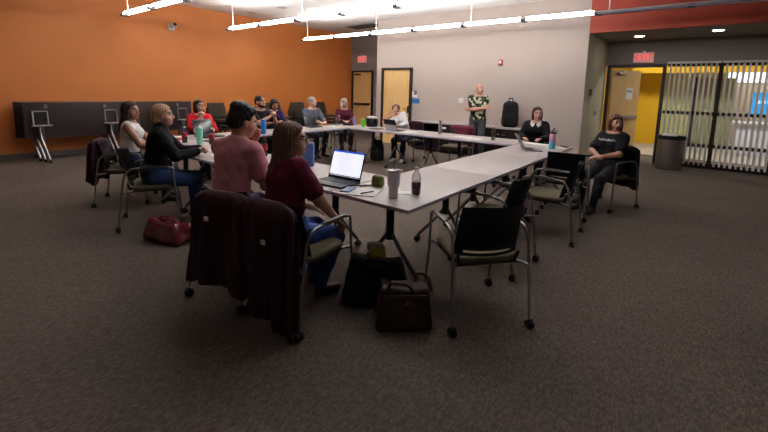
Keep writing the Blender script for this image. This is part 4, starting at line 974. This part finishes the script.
# woman in red
person('woman in a red cardigan and glasses with a hand at her chin', (-6.93, 3.48, 0), -6, 'f', 1.64, lean=8, head=(16, 8, 0), res=.008, skin_c='#c49a86', shirt='#c01824', sleeve='long', trousers='#181a20', hair=('parted', '#2a1a18'), glasses='#3a2a28', inner='#c9b09c',
       arms={1: A((.05, .26, 1.0), pole=(.8, .2, -.9), hd=(-.25, .1, 1), n=(-.4, -.7, .2), curl=1.1), -1: A((-.10, .40, .80), hd=(.5, .8, 0), n=(0, 0, -1))})
# bearded man
b6, i6 = person('bearded man in a dark shirt with clasped hands raised', (-6.98, 4.72, 0), 8, 'm', 1.80, lean=9, head=(4, 2, 0), res=.008, skin_c='#b98a70', shirt='#1d1414', trousers='#1c1e24', hair=('short', '#2a1c16'),
       arms={1: A((.05, .42, .98), pole=(.7, .1, -.9), hd=(-.4, .4, .7), n=(-.7, .2, -.4), curl=1.2), -1: A((-.05, .43, .97), pole=(-.7, .1, -.9), hd=(.4, .4, .7), n=(.7, .2, -.4), curl=1.2)})
H6 = i6['H']; RH6 = i6['RH']; s6 = i6['s']
bd = group([ell(H6(0, .038, -.082), V3(.052, .058, .040)*s6, RH6), ell(H6(.05, .02, -.055), V3(.018, .034, .045)*s6, RH6), ell(H6(-.05, .02, -.055), V3(.018, .034, .045)*s6, RH6), cap(H6(.022, .082, -.050), H6(-.022, .082, -.050), .008*s6)], .015)
mo = ell(H6(0, .10, -.066), V3(.022, .03, .010)*s6, RH6)
sdf_obj('beard', sub(bd, mo), .005, mat('hair #2a1c16', ''), b6)
# woman behind him
person('dark haired woman in purple looking down behind the bearded man', (-7.42, 5.40, 0), -14, 'f', 1.66, lean=10, head=(0, -22, 0), res=.009, skin_c='#b08068', shirt='#2a1c4a', trousers='#1c1c22', hair=('bob', '#1c1212'), arms={1: A((.08, .36, .80), n=(0, 0, -1)), -1: A((-.06, .38, .82), n=(0, 0, -1))})
# grey haired man
person('grey haired man in a grey pullover behind the small black laptop', (-7.05, 6.20, 0), -10, 'm', 1.74, lean=6, head=(20, 3, 0), res=.009, skin_c='#cc9c88', shirt='#5c5e6a', sleeve='long', trousers='#22242c', hair=('short', '#a8a29c'), brow='#8a847e', arms={1: A((.10, .42, .80), hd=(-.5, .8, 0), n=(0, 0, -1)), -1: A((-.12, .42, .80), hd=(.5, .8, 0), n=(0, 0, -1))})
# white haired woman
person('white haired woman in a dark maroon blouse and glasses', (-6.93, 7.18, 0), -38, 'f', 1.68, lean=5, head=(12, 4, 0), bulk=1.08, res=.009, skin_c='#c99c8a', shirt='#4c1828', sleeve='long', trousers='#16161c', hair=('parted', '#cfc6b8'), brow='#9a9088', glasses='#40302c', arms={1: A((.08, .42, .79), hd=(-.6, .8, 0), n=(0, 0, -1)), -1: A((-.08, .42, .79), hd=(.6, .8, 0), n=(0, 0, -1))})
# woman in white cardigan
person('woman in a white cardigan leaning sideways, hand at her chin', (-5.10, 7.28, 0), -76, 'f', 1.62, lean=6, side=30, head=(14, 10, 4), res=.009, skin_c='#c99684', shirt='#d6d3d6', sleeve='long', trousers='#1b2640', shoes='#c8c4c0', hair=('tied', '#6a4a34'), arms={1: A((.24, .28, 1.0), pole=(.9, .2, -.7), hd=(-.1, -.2, 1), n=(-.5, -.6, .1), curl=1.1), -1: A((-.02, .40, .80), hd=(.6, .7, 0), n=(0, 0, -1))}, feet={1: (.1, .40, 0), -1: (-.1, .46, 0)})
# standing man
person('standing man in a floral shirt with arms crossed', (-3.90, 8.40, 0), -68, 'm', 1.76, lean=-2, head=(32, 8, 0), sitting=False, res=.008, skin_c='#c4907a', bulk=1.06, shirt_mat=ramp_mat('floral print', 'voronoi', 17, ((.0, '#12100f'), (.42, '#161413'), (.46, '#39523a'), (.56, '#b9bb9c'), (.8, '#e6e0d0')), .8, interp='CONSTANT'), trousers='#4a4a50', shoes='#1a1614', hair=('fringe', '#a89a90'), brow='#8a7a70', hem=.0,
       arms={1: A((-.13, .20, 1.20), pole=(.8, .1, -.7), hd=(-1, .1, .25), n=(0, -1, -.2), curl=.5), -1: A((.14, .23, 1.15), pole=(-.8, .1, -.7), hd=(1, .02, .1), n=(0, -1, .2), curl=.5)}, feet={1: (.12, .03, 0), -1: (-.12, 0, 0)})
# woman in black
b12, i12 = person('woman in a black pullover with a white collar at the far right corner', (-2.22, 7.22, 0), -80, 'f', 1.66, lean=5, head=(20, 2, 0), bulk=1.1, res=.008, skin_c='#c49382', shirt='#141318', sleeve='long', trousers='#14161c', hair=('parted', '#4a3026'), arms={1: A((.14, .42, .79), hd=(-.4, .8, 0), n=(0, 0, -1)), -1: A((-.14, .42, .79), hd=(.4, .8, 0), n=(0, 0, -1))})
for k in (-1, 1):
    m = MB(); N_, f_, r_, u_ = i12['Nk'], i12['f2'], i12['r2'], i12['u2']
    q = lambda a, b_, c: tuple(N_+r_*a*k+f_*b_+u_*c)
    m.rings([[q(.012, .100, -.02), q(.070, .062, .035), q(.088, .085, -.022), q(.045, .140, -.065)], [q(.012, .110, -.017), q(.072, .072, .040), q(.094, .094, -.019), q(.047, .150, -.062)]], mat('white collar cloth', '#dcd8dc', rough=.8)); m.build('collar', b12, smooth=False)
# woman in navy t-shirt
b13, i13 = person('woman in a navy t-shirt with white script, seated apart on the right', (-.88, 6.20, 0), 250, 'f', 1.60, lean=-5, head=(50, 0, 0), bulk=1.16, res=.008, skin_c='#bd8a76', shirt='#17181f', trousers='#17151c', hair=('bob', '#6b3f2e'), arms={1: A((.04, .27, .74), pole=(.9, -.3, -.5), hd=(-.7, .6, -.1), n=(0, -.3, -.9), curl=.5), -1: A((-.02, .29, .72), pole=(-.9, -.3, -.5), hd=(.7, .6, -.1), n=(0, -.3, -.9), curl=.5)}, feet={1: (.10, .46, 0), -1: (-.10, .50, 0)})
m = MB(); c13, f_, r_, u_ = i13['Cst'], i13['f2'], i13['r2'], i13['u2']
M_script = mat('white shirt print', '#d8d8dc', rough=.8)
for row in range(1):
    pts = []
    for i in range(40):
        t = i/39; x = -.115+.23*t; pts.append(c13-r_*x+u_*(.052+.011*math.sin(t*44)+.006*math.sin(t*23))+f_*(.168-1.9*x*x-.012*math.cos(x*40)))
    m.tube(pts, .0052, M_script, 6)
m.build('shirt_lettering', b13)
bpy.context.view_layer.update()
